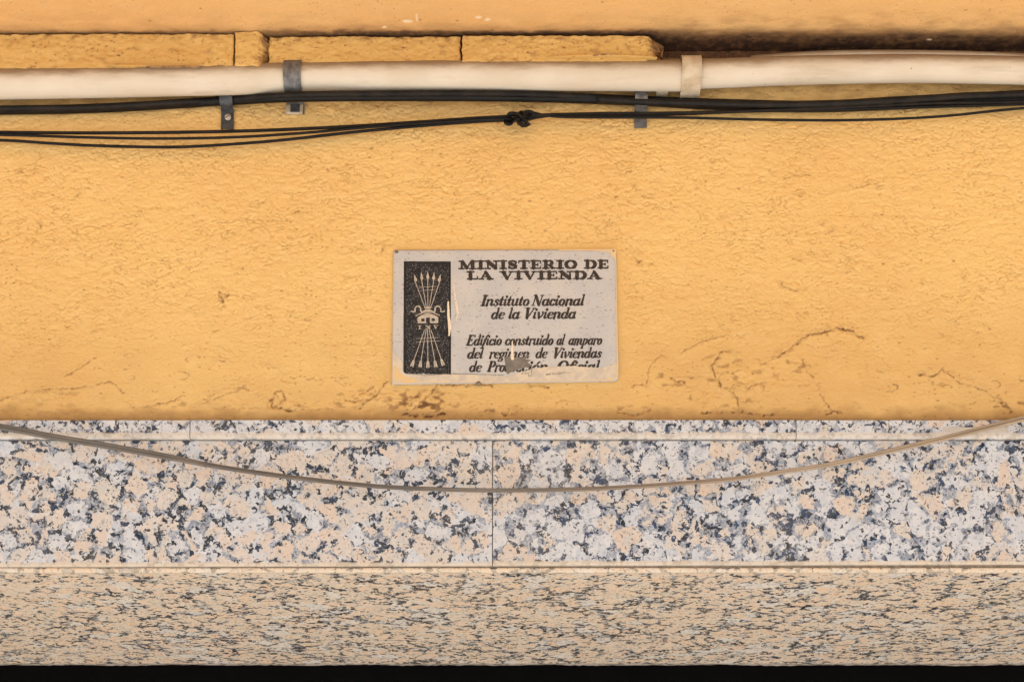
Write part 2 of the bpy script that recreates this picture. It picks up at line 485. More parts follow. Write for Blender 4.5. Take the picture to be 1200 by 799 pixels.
# flaked skins of paint near the foot of the wall
flk = fbm(U / 62 + 0.4 * fbm(U / 20, V / 14, 3, 3), V / 30, 110, 4)
zone = sstep(400, 470, V) * sstep(-0.1, 0.35, fbm(U / 120, V / 60, 130, 2))
h = h + 0.45 * zone * sstep(0.02, 0.10, flk) + 0.4 * zone * sstep(0.33, 0.38, flk)
edge = np.exp(-((flk - 0.03) / 0.018) ** 2) + 0.6 * np.exp(-((flk - 0.34) / 0.015) ** 2)
dirt_shade = 0.16 * zone * edge
h = h - 0.3 * zone * edge
CR = [  # cracks and flake edges: (half width, depth, dirt, points)
    (1.7, 1.4, .75, [(912, 417), (920, 413), (933, 403), (943, 395), (960, 392), (980, 386), (997, 389), (1003, 395), (1008, 397)]),
    (1.2, .9, .5, [(890, 428), (900, 424), (912, 417)]),
    (1.2, .9, .45, [(795, 416), (803, 411), (820, 403), (843, 395), (851, 395)]),
    (1.5, 1.2, .7, [(853, 413), (843, 413), (840, 421), (832, 430), (837, 442), (843, 453)]),
    (1.3, 1.0, .6, [(852, 458), (858, 452), (872, 457), (880, 452), (890, 450), (893, 456)]),
    (1.3, 1.0, .65, [(853, 458), (862, 468), (863, 480), (858, 484)]),
    (1.2, .9, .55, [(938, 422), (941, 432), (944, 438), (951, 443)]),
    (1.2, 1.0, .55, [(957, 462), (965, 472), (970, 481), (985, 484)]),
    (1.8, 1.2, .7, [(965, 486), (975, 482), (985, 485)]),
    (1.3, 1.0, .6, [(1073, 440), (1087, 442), (1095, 439), (1101, 433), (1106, 438), (1113, 443)]),
    (1.2, .9, .5, [(1117, 448), (1130, 452), (1147, 457), (1160, 466), (1177, 474)]),
    (2.4, 1.3, .7, [(1166, 472), (1174, 476), (1180, 483), (1172, 484)]),
    (2.0, 1.3, .8, [(820, 484), (845, 483), (867, 483), (888, 486), (905, 487)]),
    (1.1, .9, .5, [(80, 442), (90, 436), (100, 430), (115, 420)]),
    (1.0, .7, .4, [(0, 472), (12, 467), (23, 463), (36, 459), (50, 457)]),
    (1.4, .9, .45, [(50, 457), (70, 456), (87, 456), (110, 453), (130, 448), (138, 450), (146, 458), (150, 461)]),
    (1.3, .9, .45, [(160, 478), (180, 476), (200, 472), (210, 468), (217, 463)]),
    (1.2, .9, .4, [(240, 473), (255, 468), (267, 462), (280, 459), (290, 452)]),
    (1.8, 1.1, .6, [(325, 459), (333, 458), (336, 467), (330, 474), (322, 478), (320, 470), (325, 461), (328, 466)]),
    (1.9, 1.2, .7, [(322, 477), (333, 479), (345, 482), (352, 482)]),
    (1.2, .8, .45, [(352, 481), (370, 480), (392, 479)]),
    (1.1, .7, .35, [(250, 478), (277, 479), (317, 478)]),
    (1.1, .7, .4, [(0, 481), (43, 480), (77, 485), (90, 486)]),
    (1.0, .9, .4, [(308, 431), (314, 429), (318, 433)]),
    (1.3, 1., .55, [(405, 468), (415, 471), (423, 470), (437, 467), (444, 462), (450, 452), (455, 447)]),
    (1.6, 1.2, .6, [(437, 467), (430, 472), (424, 478)]),
    (1.3, 1., .5, [(440, 452), (433, 458), (425, 462)]),
    (1.4, 1.1, .6, [(513, 452), (507, 460), (499, 467), (492, 474), (483, 483)]),
    (1.3, 1., .5, [(500, 455), (495, 462), (486, 468), (478, 470)]),
    (3.0, 1.6, .95, [(473, 486), (486, 487), (500, 488), (512, 487), (522, 484)]),
    (1.6, 1.1, .65, [(563, 483), (573, 480), (584, 484), (595, 486), (606, 483)]),
    (2.0, 1.2, .8, [(590, 486), (600, 486), (604, 487)]),
    (1.6, 1.1, .7, [(723, 483), (735, 486), (747, 485), (760, 481)]),
    (2.4, 1.3, .85, [(737, 486), (745, 487), (752, 485)]),
    (1.2, .8, .4, [(757, 452), (758, 440), (762, 428), (773, 417), (780, 421)]),
    (1.5, 1.0, .6, [(786, 444), (790, 449), (797, 447), (801, 450)]),
    (1.2, 1.1, .8, [(515, 452), (540, 452), (567, 452), (577, 453)]),
    (1.2, 1.1, .7, [(620, 453), (635, 453), (642, 455)]),
    (1.0, .8, .3, [(920, 212), (926, 209), (933, 207), (941, 206), (950, 206)]),
    (0.8, .5, .12, [(975, 228), (990, 226), (1010, 221), (1029, 217)]),
    (1.2, 1.0, .45, [(915, 334), (920, 338), (927, 341), (934, 342)]),
    (2.0, 1.2, .7, [(258, 345), (260, 352), (263, 356)]),
    (1.2, .9, .5, [(262, 352), (268, 348)]),
]
rr = random.Random(3)
for _ in range(46):     # short curls of flaking paint
    cx, cy = rr.uniform(0, 1200), rr.uniform(425, 487)
    a = rr.uniform(0, 6.3); r0 = rr.uniform(2.5, 7); pts = []
    for k in range(rr.randint(3, 7)):
        a += rr.uniform(.2, 1.0); pts.append((cx + r0 * 1.5 * math.cos(a), cy + r0 * .8 * math.sin(a)))
    CR.append((rr.uniform(.8, 1.3), rr.uniform(.5, 1.1), rr.uniform(.15, .5), pts))
for _ in range(60):     # pits and blow holes
    cx, cy = rr.uniform(0, 1200), rr.uniform(190, 480)
    if 455 < cx < 730 and 285 < cy < 450: continue
    CR.append((rr.uniform(.9, 1.6), rr.uniform(.6, 1.3), rr.uniform(.2, .6), [(cx, cy), (cx + rr.uniform(1, 5), cy + rr.uniform(-2, 2))]))
jx = 1.6 * perlin(U / 5, V / 5, 200) + .8 * perlin(U / 2, V / 2, 202); jy = 1.6 * perlin(U / 5, V / 5, 201) + .8 * perlin(U / 2, V / 2, 203)
for hw, dep, dr, pts in CR:
    ux = [p[0] for p in pts]; vy = [p[1] for p in pts]
    c0, c1 = np.searchsorted(U[0], [min(ux) - 11, max(ux) + 11])
    va = V[:, 0]
    rsel = np.where((va > min(vy) - 11) & (va < max(vy) + 11))[0]
    if not len(rsel) or c1 <= c0: continue
    sl = (slice(rsel[0], rsel[-1] + 1), slice(c0, c1))
    u = U[sl] + jx[sl]; v = V[sl] + jy[sl]
    d = np.full(u.shape, 1e9)
    for (xa, ya), (xb, yb) in zip(pts[:-1], pts[1:]):
        L = (xb - xa) ** 2 + (yb - ya) ** 2 + 1e-9
        t = np.clip(((u - xa) * (xb - xa) + (v - ya) * (yb - ya)) / L, 0, 1)
        d = np.minimum(d, np.hypot(u - xa - t * (xb - xa), v - ya - t * (yb - ya)))
    gpr = np.exp(-(d / hw) ** 2)
    side = np.exp(-(d / (hw * 4)) ** 2) * 0.45
    brk = 0.5 + 0.5 * sstep(-.35, .25, fbm(U[sl] / 9, V[sl] / 9, 8, 2))
    h[sl] += (-dep * gpr * brk + side * (1.6 if dep > .8 else 1))
    dirt_shade[sl] = np.maximum(dirt_shade[sl], dr * brk * np.exp(-(d / (hw * .8)) ** 2) * (0.75 + 0.5 * perlin(u / 3, v / 3, 7)))
    dirt_shade[sl] = np.maximum(dirt_shade[sl], .28 * dr * np.exp(-(d / (hw * 3.2)) ** 2) * sstep(-.2, .5, fbm(U[sl] / 7, V[sl] / 5, 12, 3)))
# grime just above the granite and where the foot of the wall has crumbled
foot = sstep(470, 491, V + 9 * fbm(U / 40, V / 20, 310, 3))
dirt_shade = np.maximum(dirt_shade, 0.075 * sstep(300, 470, V) * (0.8 + 0.5 * fbm(U / 90, V / 50, 333, 3)))
dirt_shade = np.maximum(np.clip(dirt_shade * 1.35, 0, 1), 0.38 * foot)
stain = sstep(-0.15, .4, fbm(U / 13, V / 8, 400, 4)) * np.exp(-((U - 495) / 45) ** 2 - ((V - 473) / 16) ** 2)
dirt_shade = np.maximum(dirt_shade, 0.9 * stain); h = h - 1.0 * stain
stain = sstep(0.0, .5, fbm(U / 14, V / 9, 410, 4)) * np.exp(-((U - 860) / 35) ** 2 - ((V - 470) / 16) ** 2)
dirt_shade = np.maximum(dirt_shade, 0.5 * stain)
for su, sv_, ru, rv, am in ((425, 470, 40, 12, .7), (585, 482, 35, 6, .65), (740, 482, 30, 6, .7), (975, 478, 40, 8, .5), (1170, 472, 35, 12, .7), (1095, 445, 40, 10, .45), (915, 430, 50, 16, .45), (790, 440, 30, 18, .6), (850, 440, 45, 30, .5), (338, 474, 25, 12, .6), (220, 472, 60, 8, .35), (70, 466, 60, 14, .3)):
    st_ = sstep(0.05, .6, fbm(U / 15, V / 8, int(su) + 7, 4)) * np.exp(-((U - su) / ru) ** 2 - ((V - sv_) / rv) ** 2)
    dirt_shade = np.maximum(dirt_shade, am * st_); h = h - 0.7 * st_
dirt_shade = np.maximum(dirt_shade, 0.97 * sstep(770, 780, U) * sstep(72, 66, V))  # shade of the recess painted on the wall top above the pipe
# patchy darker tone behind the cables, growing towards the pipe
dirt_shade = np.maximum(dirt_shade, 0.22 * sstep(150, 116, V) * sstep(-.3, .5, fbm(U / 30, V / 10, 420, 4)))
infr = (np.abs(XX) < 0.66) * 1.0
infr = np.where(infr > 0, 1, 0.0)
flat_pl = sstep(450, 462, U) * sstep(734, 724, U) * sstep(284, 294, V) * sstep(456, 447, V)
h = h * (1 - 0.85 * flat_pl) * infr
# the foot rolls back towards the granite
roll = np.clip((ZZ - Z_WALL0) / 0.006, 0, 1)
yy = -h * 0.001 + 0.004 * (1 - np.sqrt(1 - (1 - roll) ** 2))
pts = np.stack([XX, yy, ZZ], -1)
wall = link('rendered_wall', grid_mesh('rendered_wall', pts, {'dirt': dirt_shade * infr}), MAT['wall'])
tag(wall, 'rough yellow painted render wall with flaking foot above the granite', 'wall')

# ------------------------------------------------------------------ balcony soffit
balc = thing('balcony', (0, -0.5, Z_SOF), 'yellow painted balcony slab overhanging the wall, black mould along its inner crease', 'balcony')
xs2 = dense(-0.64, 0.64, 0.002, -2.9, 2.9)
ys = np.concatenate([np.linspace(-1.25, -0.26, 40, endpoint=False), np.arange(-0.26, 0.03, 0.0015)])
X2, Y2 = np.meshgrid(xs2, ys)
U2 = 600 + X2 * 1000; V2 = (Y2 + 0.04) * 1000           # 0 at the ledge face
hh = 0.7 * fbm(U2 / 70, V2 / 40, 500, 3) + 0.25 * fbm(U2 / 9, V2 / 7, 510, 3)
rgt = sstep(730, 800, U2)
# towards the wall the soffit swells down where the ledge ends
crust = sstep(-0.25, 0.35, fbm(U2 / 22, V2 / 9, 520, 4))
hh = hh + 0.5 * crust * sstep(-14, 0, V2)
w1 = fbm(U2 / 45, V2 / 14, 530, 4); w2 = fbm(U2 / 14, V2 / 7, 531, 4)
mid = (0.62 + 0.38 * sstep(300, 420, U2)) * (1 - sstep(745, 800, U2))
dirt_shade2 = mid * (0.30 * sstep(-22, -2, V2 + 7 * w1) + 0.55 * sstep(-8, 0, V2 + 4 * w1 + 3 * w2 - 2))  # mouldy crust, with shade painted along the gap above the ledge
dirt_shade2 = dirt_shade2 + rgt * (0.82 * sstep(-16, 12, V2 + 6 * w1) + 0.17 * sstep(10, 30, V2 + 8 * w1))  # recess shade painted as a gradient, mixed with some soot
dirt_shade2 = dirt_shade2 + rgt * 0.22 * sstep(0.15, 0.6, w2 + 0.012 * (V2 - 12)) * sstep(-2, 16, V2)
dirt_shade2 = np.maximum(np.clip(dirt_shade2, 0, .97), 0.13 * sstep(-60, 0, V2) * sstep(-.4, .6, fbm(U2 / 40, V2 / 20, 545, 4)) * (1 + 1.2 * rgt))
pale = np.zeros_like(dirt_shade2)
for cx, cy, rx, ry in ((479, -13, 6, 2), (451, -6, 3, 1.2), (561, -18, 4, 1.5), (572, -15, 3, 2), (490, -18, 1.5, 4), (1092, 10, 3, .7)):
    q = ((U2 - cx) / rx) ** 2 + ((V2 * 0.62 - cy) / ry) ** 2 + .6 * fbm(U2 / 5, V2 / 5, 550, 2)
    pale = np.maximum(pale, sstep(1.15, 0.9, q)); hh = hh - 1.0 * sstep(1.3, 1.1, q)
p2 = np.stack([X2, Y2, Z_SOF - hh * 0.0006], -1)[::-1]
link('soffit', grid_mesh('soffit', p2, {'dirt': dirt_shade2[::-1], 'pale': pale[::-1]}), MAT['soffit'], balc)
box('slab', -2.9, 2.9, -1.25, 0.12, Z_SOF + 0.003, Z_SOF + 0.19, MAT['wall'], balc)
box('edge_moulding', -2.95, 2.95, -1.29, -1.2505, Z_SOF - 0.02, Z_SOF + 0.21, MAT['wall'], balc, 0.008)

# ------------------------------------------------------------------ ledge of rendered bricks under the soffit
ledge = thing('brick_ledge', (0, 0, Z_SOF - 0.05), 'row of rough yellow painted bricks wedged under the balcony, broken off at its right end', 'ledge')


def ledge_brick(px0, px1, rt, rb, y, seed, broken=False, jag=0.0):
    """one lumpy brick: front face a displaced grid, with top, bottom and sides folded back to the wall"""
    a0, a1 = P(px0, rt, y), P(px1, rt, y)
    zt, zb = Z(rt, y), Z(rb, y)
    xs_ = np.linspace(a0.x, a1.x, max(12, int((px1 - px0) / 1.5)))
    nz = 30
    rows = []
    prof = []     # (s along, y offset, z)
    for t in np.linspace(0, 1, nz): prof.append((y, zb + (zt - zb) * t))
    r = 0.0012
    full = [(0.012, zb + 0.001), (y * 0.4, zb)] + [(y + r * (1 - math.sin(a)), zb + r * (1 - math.cos(a))) for a in (0, .5, 1.0, 1.4)] + \
           [(p_, q_) for p_, q_ in prof if zb + r < q_ < zt - r] + \
           [(y + r * (1 - math.cos(a)), zt - r + r * math.sin(a)) for a in (.3, .8, 1.3, 1.57)] + [(0.012, zt)]
    prof = np.array(full)
    Xg, I = np.meshgrid(xs_, np.arange(len(prof)))
    Yg = prof[I, 0].copy(); Zg = prof[I, 1].copy()
    u = Xg * 1000; v = Zg * 1000
    n1 = fbm(u / 26, v / 14, seed, 4); n2 = fbm(u / 40, v / 30, seed + 9, 3)
    front = (Yg < y * 0.8)
    Yg -= front * (0.0009 * n1 + 0.0014 * n2 + 0.0011 * fbm(u / 8, v / 6, seed + 3, 3))
    Zg += 0.0011 * fbm(u / 12, I * 0.05 + 3, seed + 17, 4) * front
    ends = np.minimum(Xg - a0.x, a1.x - Xg)
    Yg += front * 0.0015 * np.clip(1 - ends / 0.002, 0, 1) ** 2
    if broken:
        e = np.clip((Xg - (a1.x - broken)) / broken, 0, 1)
        Yg += front * e * (0.012 + 0.012 * fbm(u / 7, v / 6, seed + 33, 3))
        Zg -= (prof[I, 1] > (zb + zt) / 2) * e ** 2 * 0.010
    dd = 0.55 * (sstep(.05, .7, fbm(u / 14, v / 7, seed + 60, 4)) * sstep(zt * 1000 - 11, zt * 1000 - 2, v)) + 0.3 * sstep(.2, .8, fbm(u / 18, v / 10, seed + 61, 4)) + 0.55 * sstep(.42, .62, fbm(u / 4.5, v / 2.6, seed + 62, 3)) * sstep(-.2, .3, fbm(u / 25, v / 20, seed + 63, 2))
    if broken:
        dd = np.maximum(dd, .7 * sstep(.1, .6, e + .3 * fbm(u / 8, v / 8, seed, 2)))
    we = np.clip(1 - ends / 0.012, 0, 1)
    Xg = Xg + we * (0.0017 * fbm(v / 14, v * 0 + px0 // 300, 700, 3))
    g = np.stack([Xg, Yg, Zg], -1)
    me = grid_mesh('brick', g, {'dirt': np.clip(dd, 0, 1)})
    o = link('brick', me, MAT['brick'], ledge)
    # end caps
    bm = bmesh.new(); bm.from_mesh(me)
    bmesh.ops.holes_fill(bm, edges=[e_ for e_ in bm.edges if e_.is_boundary], sides=0)
    bm.to_mesh(me); bm.free()
    return o


ledge_brick(-620, -150, 40, 80, Y_LEDGE, 610)
ledge_brick(-149, 274.6, 39.8, 80, Y_LEDGE, 620)
ledge_brick(275.6, 318, 36.8, 77, Y_LEDGE - 0.003, 630, broken=0.016)
ledge_brick(315, 540, 43, 74, Y_LEDGE + 0.003, 640)
ledge_brick(541.4, 778, 41.8, 73, Y_LEDGE, 650, broken=0.022)
# loose slivers of render hanging under the bricks
for (a, b, ra, rb_, s) in ((124, 178, 75, 79, 1), (168, 236, 76, 79.5, 2), (640, 770, 66, 70, 3), (690, 735, 65, 68, 4)):
    bm = bmesh.new(); n = 14; up_, dn = [], []
    for k in range(n + 1):
        t = k / n; px = a + (b - a) * t; bow = -4 * t * (1 - t) * 3.0 * (s > 2)
        y = Y_LEDGE - 0.006 + 0.002 * random.random()
        th = (0.3 + 1.6 * math.sin(math.pi * t) ** .6) * (0.6 + .6 * random.random())
        up_.append(P(px, ra + bow + (rb_ - ra) * .3, y)); dn.append(P(px, ra + bow + (rb_ - ra) * .3 + th, y))
    vs = []
    for p_, q_ in zip(up_, dn):
        vs.append([bm.verts.new(p_), bm.verts.new(q_), bm.verts.new((q_.x, q_.y + .012, q_.z + .001)), bm.verts.new((p_.x, p_.y + .012, p_.z + .001))])
    for k in range(n):
        for j in range(4): bm.faces.new((vs[k][j], vs[k][(j + 1) % 4], vs[k + 1][(j + 1) % 4], vs[k + 1][j]))
    bm.faces.new(vs[0][::-1]); bm.faces.new(vs[-1])
    link('render_sliver', bm_mesh('render_sliver', bm), MAT['plaster'] if s in (2, 4) else MAT['brick'], ledge)

# ------------------------------------------------------------------ granite lintel
lintel = thing('granite_lintel', (0, 0, Z_UND), 'polished pink and blue-grey granite lintel with thin moulding on top and deep underside', 'lintel')
zl = Z(662.5, Y_GR)
CREAM = (0.64, 0.53, 0.40)
zs1 = Z(513.2, Y_STRIP)


def slab(name, x0, x1, y0, y1, zb0, zb1, zt, m, bot=0.003, top=0.0015, seg=4):
    bm = bmesh.new()
    r = bmesh.ops.create_cube(bm, size=1)
    for v in r['verts']:
        l = v.co.x < 0
        v.co = Vector((x0 if l else x1, y0 if v.co.y < 0 else y1, (zb0 if l else zb1) if v.co.z < 0 else zt))
    bm.edges.ensure_lookup_table()
    fr = [e for e in bm.edges if all(abs(v.co.y - y0) < 1e-6 for v in e.verts)]
    lowe = [e for e in fr if all(v.co.z < zt - 1e-4 for v in e.verts)]
    oth = [e for e in fr if e not in lowe]
    bmesh.ops.bevel(bm, geom=lowe, offset=bot, segments=seg, affect='EDGES', profile=0.5)
    oth = [e for e in bm.edges if e.is_valid and all(abs(v.co.y - y0) < 1e-6 for v in e.verts) and (abs(e.verts[0].co.x - e.verts[1].co.x) < 1e-6 or all(v.co.z > zt - 1e-5 for v in e.verts))]
    bmesh.ops.bevel(bm, geom=oth, offset=top, segments=2, affect='EDGES', profile=0.5)
    for f in bm.faces: f.smooth = False
    return link(name, bm_mesh(name, bm), m, lintel)


g_strip = [mat_granite('granite_strip_%s' % c, s, warm=.25, blue=.8, dark=.35, sz=.8, gloss=.35, lip=[(zs1 + .0030, .0042, (0.64, 0.56, 0.47), .72)]) for c, s in (('a', 11), ('b', 14))]
zb_l = Z(665.0, Y_GR); zb_r = Z(660.5, Y_GR)
g_l = mat_granite('granite_peach', 3, warm=.66, blue=.35, dark=.52, gloss=.3, lip=[(Z_BOT + .002, .0045, CREAM, .75)])
g_r = mat_granite('granite_blue', 7, warm=.50, blue=.85, dark=.50, gloss=.3, lip=[(Z_BOT + .004, .0045, CREAM, .75)])
g_u = mat_granite('granite_underside', 5, warm=.84, blue=.05, dark=.80, sz=1.02, gloss=.8, spec=.0, tint=(1.22, 1.09, .93), lip=[(Z_UND + .001, .0042, CREAM, .55)])
edges = [-1800, -480, 224.2, 931.5, 1640, 2900]
for i in range(5):
    slab('moulding', X(edges[i], 500) + .0004, X(edges[i + 1], 500) - .0004, Y_STRIP, .03, zs1, zs1, Z_WALL0 - 0.0004 if i % 2 else Z_WALL0 - .0002, g_strip[i % 2], bot=.0042, top=.0006)
z_at = lambda x: zb_l + (zb_r - zb_l) * (x + .6) / 1.2
e2 = [-1500, -322, 577.2, 1478, 2600]
for i in range(4):
    a, b = X(e2[i], 600) + .0005, X(e2[i + 1], 600) - .0005
    slab('slab', a, b, Y_GR, .03, z_at(max(a, -.7)), z_at(min(b, .7)), Z(516, Y_GR), (g_r, g_l, g_r, g_l)[i], bot=.0035, top=.0008)
# underside slab: its narrow front edge shows as a second rounded lip
e3 = [-1500, -322, 1478, 2600]
for i in range(3):
    a, b = X(e3[i], 600) + .0005, X(e3[i + 1], 600) - .0005
    slab('soffit_slab', a, b, Y_GR + .0005, D_LIN, Z_UND, Z_UND, Z_UND + .0052, g_u, bot=.003, top=.0008)
box('mortar_joint', -2.2, 2.2, Y_GR + .0028, .028, Z_UND + .0045, Z_WALL0 - .002, MAT['joint_dark'], lintel)
box('mortar_joint', -2.2, 2.2, .0001, D_LIN, Z_UND + .0055, Z_UND + .012, MAT['joint_dark'], lintel)
# pale repaired patch on the strip and a smudge of wall paint under it
bm = bmesh.new()
pa, pb = P(1105, 500.5, Y_STRIP), P(1181, 507.5, Y_STRIP)
add_box(bm, pa.x, pb.x, Y_STRIP - .0006, Y_STRIP + .001, pb.z, pa.z, .0005)
link('filler_patch', bm_mesh('filler_patch', bm), mat_simple('pale_filler', (0.60, 0.56, 0.51), 0.8, scale=90, var=.15), lintel)

# black door head behind the lintel
door = thing('door_frame', (0, D_LIN + .03, -1.5), 'black painted door head set back under the granite lintel', 'door frame')
box('head_rail', -2.2, 2.2, D_LIN + .006, D_LIN + .07, -.2 + Z_UND - .02, Z_UND + .012, MAT['black'], door, .003)
box('door_panel', -2.2, 2.2, D_LIN + .02, D_LIN + .05, -1.5, Z_UND - .22, MAT['black'], door)
bm = bmesh.new()
path = [Vector((x, D_LIN + .003 + random.uniform(-.0004, .0004), Z_UND + .0002 + random.uniform(-.0004, .0004) + .0008 * math.sin(x * 37) * math.sin(x * 11 + 1))) for x in np.arange(-.75, .75, .006)]
tube_bm(bm, path, lambda t: .0021 + random.uniform(-.0003, .0004), 6)
link('sealant_bead', bm_mesh('sealant_bead', bm), MAT['sealant'], lintel)

# ground, walls beside the opening
bm = bmesh.new()
vs = [bm.verts.new(p) for p in ((-60, -60, -1.5), (60, -60, -1.5), (60, 3, -1.5), (-60, 3, -1.5))]
bm.faces.new(vs)
gr = link('pavement', bm_mesh('pavement', bm), MAT['paving']); tag(gr, kind='structure')
for sx in (-1, 1):
    a, b = sorted((sx * 2.2, sx * 2.9))
    o = box('door_jamb', a, b, 0.0, .6, -1.5, Z_WALL0 - .003, MAT['wall'])
    tag(o, 'plain yellow wall pier %s the doorway' % ('left of' if sx < 0 else 'right of'), 'wall', 'wall piers beside the doorway')

# ------------------------------------------------------------------ pipe
PY = -0.0255


def pipe(name, pts, rad, label, yoff=PY, seg=28):
    path = catmull([P(a, b, yoff if len(q) == 0 else q[0]) for a, b, *q in pts], .005)
    bm = bmesh.new(); tube_bm(bm, path, rad, seg)
    me = bpy.data.meshes.new(name); bm.to_mesh(me); bm.free()
    n = len(me.vertices)
    nr = len(path)
    a = me.attributes.new('dust', 'FLOAT', 'POINT')
    co = np.empty(n * 3); me.vertices.foreach_get('co', co); co = co.reshape(-1, 3)
    cz = np.repeat(np.array([p.z for p in path]), seg); r = np.repeat(np.array([rad(i / (nr - 1)) if callable(rad) else rad for i in range(nr)]), seg)
    a.data.foreach_set('value', ((co[:, 2] - cz) / r).astype(np.float32))
    o = link(name, me, MAT['pipe']); tag(o, label, 'pipe', 'cream pipes along the wall')
    return o


pipe('conduit_pipe', [(-420, 103), (-150, 100), (0, 98.6), (120, 96.6), (250, 93.8), (350, 91.6), (480, 89.6), (600, 88.8), (700, 88.6), (806, 89.3)], .0171,
     'cream plastic pipe running left from the painted clamp, sooty along its top')
pipe('conduit_pipe', [(812, 87.3), (860, 85.6), (920, 83.2), (1000, 81.4), (1060, 80.8), (1120, 81.4), (1200, 83), (1400, 88), (1620, 92)], lambda t: .0163 - .0008 * math.sin(t * 3),
     'cream plastic pipe bowing up to the right of the painted clamp')
pipe('thin_pipe', [(880, 73), (960, 67.5), (1040, 66.3), (1120, 67.3), (1200, 70.5), (1400, 80), (1620, 92)], .0072,
     'thinner cream pipe peeping out above the right-hand pipe', yoff=-.020, seg=16)


def strap_profile(zc, r, y_c, tail, top_lug=.006, y_wall=-.0015):
    """saddle strap: short lug above, round the pipe, then a tail down the wall"""
    pr = [(y_wall, zc + r + top_lug)] if top_lug > 0 else []
    pr.append((y_wall, zc + r + .001))
    for a in np.linspace(100, 260, 19):
        a = math.radians(a)
        pr.append((y_c + r * math.cos(a), zc + r * math.sin(a)))
    pr.append((y_wall - .0008, zc - r - .0015)); pr.append((y_wall, zc - r - .004)); pr.append((y_wall, zc - r - tail))
    return pr


# galvanised strap over the pipe
p = P(344, 91.8, PY)
sp = thing('pipe_strap', (p.x, 0, p.z), 'wide galvanised strap holding the cream pipe at left, its foot showing below the black cable', 'strap')
bm = bmesh.new(); strip_bm(bm, strap_profile(p.z, .0184, PY, .013), p.x - .0100, p.x + .0105, -.0012)
link('band', bm_mesh('band', bm), MAT['zinc'], sp)
q = P(345, 128, -.003)
bm = bmesh.new(); add_box(bm, q.x - .0105, q.x + .010, -.0042, -.0002, q.z - .0062, q.z + .006, .001)
link('base_pad', bm_mesh('base_pad', bm), MAT['clamp'], sp)
bm = bmesh.new(); add_box(bm, q.x - .0045, q.x + .0065, -.0060, -.0042, q.z - .0048, q.z + .007, .0006)
link('lug', bm_mesh('lug', bm), MAT['zinc_dark'], sp)

# painted clamp joining the pipes
p = P(809, 87.5, PY)
cl = thing('pipe_clamp', (p.x, 0, p.z), 'cream painted clamp with small foot where the two cream pipes meet', 'clamp')
bm = bmesh.new(); strip_bm(bm, strap_profile(p.z, .0188, PY, .0012), p.x - .0105, p.x + .0105, -.0016)
link('band', bm_mesh('band', bm), MAT['clamp'], cl)
for dx in (-.0112, .0102):
    bm = bmesh.new(); strip_bm(bm, strap_profile(p.z, .0192, PY, .001), p.x + dx, p.x + dx + .0012, -.0016)
    link('rim', bm_mesh('rim', bm), MAT['clamp'], cl)
q = P(808, 108.5, -.016)
bm = bmesh.new(); add_box(bm, q.x - .010, q.x + .0095, -.022, -.0005, q.z - .0035, q.z + .005, .0012)
link('foot', bm_mesh('foot', bm), MAT['clamp'], cl)
bm = bmesh.new(); add_box(bm, q.x - .0045, q.x + .003, -.0232, -.021, q.z - .0004, q.z + .0018, .0004)
link('screw', bm_mesh('screw', bm), MAT['rust'], cl)
q = P(776, 106.5, -.016)
lg = thing('pipe_lug', (q.x, 0, q.z), 'small brownish lug poking out under the cream pipe just left of the clamp', 'lug')
bm = bmesh.new(); add_box(bm, q.x - .007, q.x + .007, -.018, -.0005, q.z - .0025, q.z + .005, .001)
link('block', bm_mesh('block', bm), MAT['clamp'], lg)
bm = bmesh.new(); add_box(bm, q.x - .003, q.x + .003, -.0192, -.017, q.z - .001, q.z + .001, .0004)
link('screw', bm_mesh('screw', bm), MAT['rust'], lg)


# ------------------------------------------------------------------ cables
def cable(pts, r, label, m='rubber', y=-.010, group='black cables under the pipe', seg=12, name='black_cable'):
    path = catmull([P(q[0], q[1], q[2] if len(q) > 2 else y) for q in pts], .005)
    bm = bmesh.new(); tube_bm(bm, path, r, seg)
    o = link(name, bm_mesh(name, bm), MAT[m]); tag(o, label, 'cable', group)
    return o


cable([(-400, 136), (-150, 131.5), (0, 129.5), (80, 128.3), (160, 125), (265, 118.5, -.0078), (345, 114.5, -.030), (450, 113.6, -.024), (560, 113.8, -.020), (650, 115.3, -.014), (752, 119, -.008), (850, 124.5), (960, 126.5),
       (1060, 123), (1130, 118.5), (1200, 116.5), (1400, 108)], .0052, 'thickest black cable, hugging the underside of the cream pipe', y=-.0075)
cable([(-400, 133), (0, 127.6), (100, 126.4), (200, 120.8), (262, 117.6, -.0085), (345, 111.4, -.0345), (450, 110.0, -.030), (600, 110.2, -.024), (752, 116.4, -.0085), (860, 120.3), (960, 122), (1050, 117), (1200, 109.5), (1400, 100)],
      .0036, 'black cable lying on top of the thickest cable', m='rubber_dust', y=-.0125)
cable([(-400, 150), (-100, 154), (0, 155.3), (100, 156), (200, 155.4), (300, 153.3), (400, 149), (480, 144), (560, 138.6), (594, 136.7), (603, 134.5), (612, 140.0, -.019), (620, 146, -.016), (612, 147.6, -.011), (606, 141, -.008),
       (612, 135, -.010), (625, 135.2), (700, 133.4), (760, 133.0), (830, 132), (900, 129.5), (1000, 125.5), (1100, 121), (1200, 119.6), (1400, 112)], .0019,
      'upper thin black cable running through the knot', y=-.0135, m='rubber_dust')
cable([(-400, 153), (-100, 157), (0, 158.2), (100, 161.2), (180, 162.6), (270, 161.2), (350, 156.5), (430, 149.5), (520, 143), (594, 139.6), (600, 142.5, -.018), (607, 140.5, -.021), (615, 134.8, -.019),
       (622, 131.8, -.015), (634, 134.5, -.0125), (660, 137.3), (720, 137.8), (800, 138.2), (900, 140.6), (1000, 141.0), (1100, 136.8), (1200, 127.0), (1400, 112)], .00155,
      'middle thin black cable, lowest line at the right edge', y=-.0155)
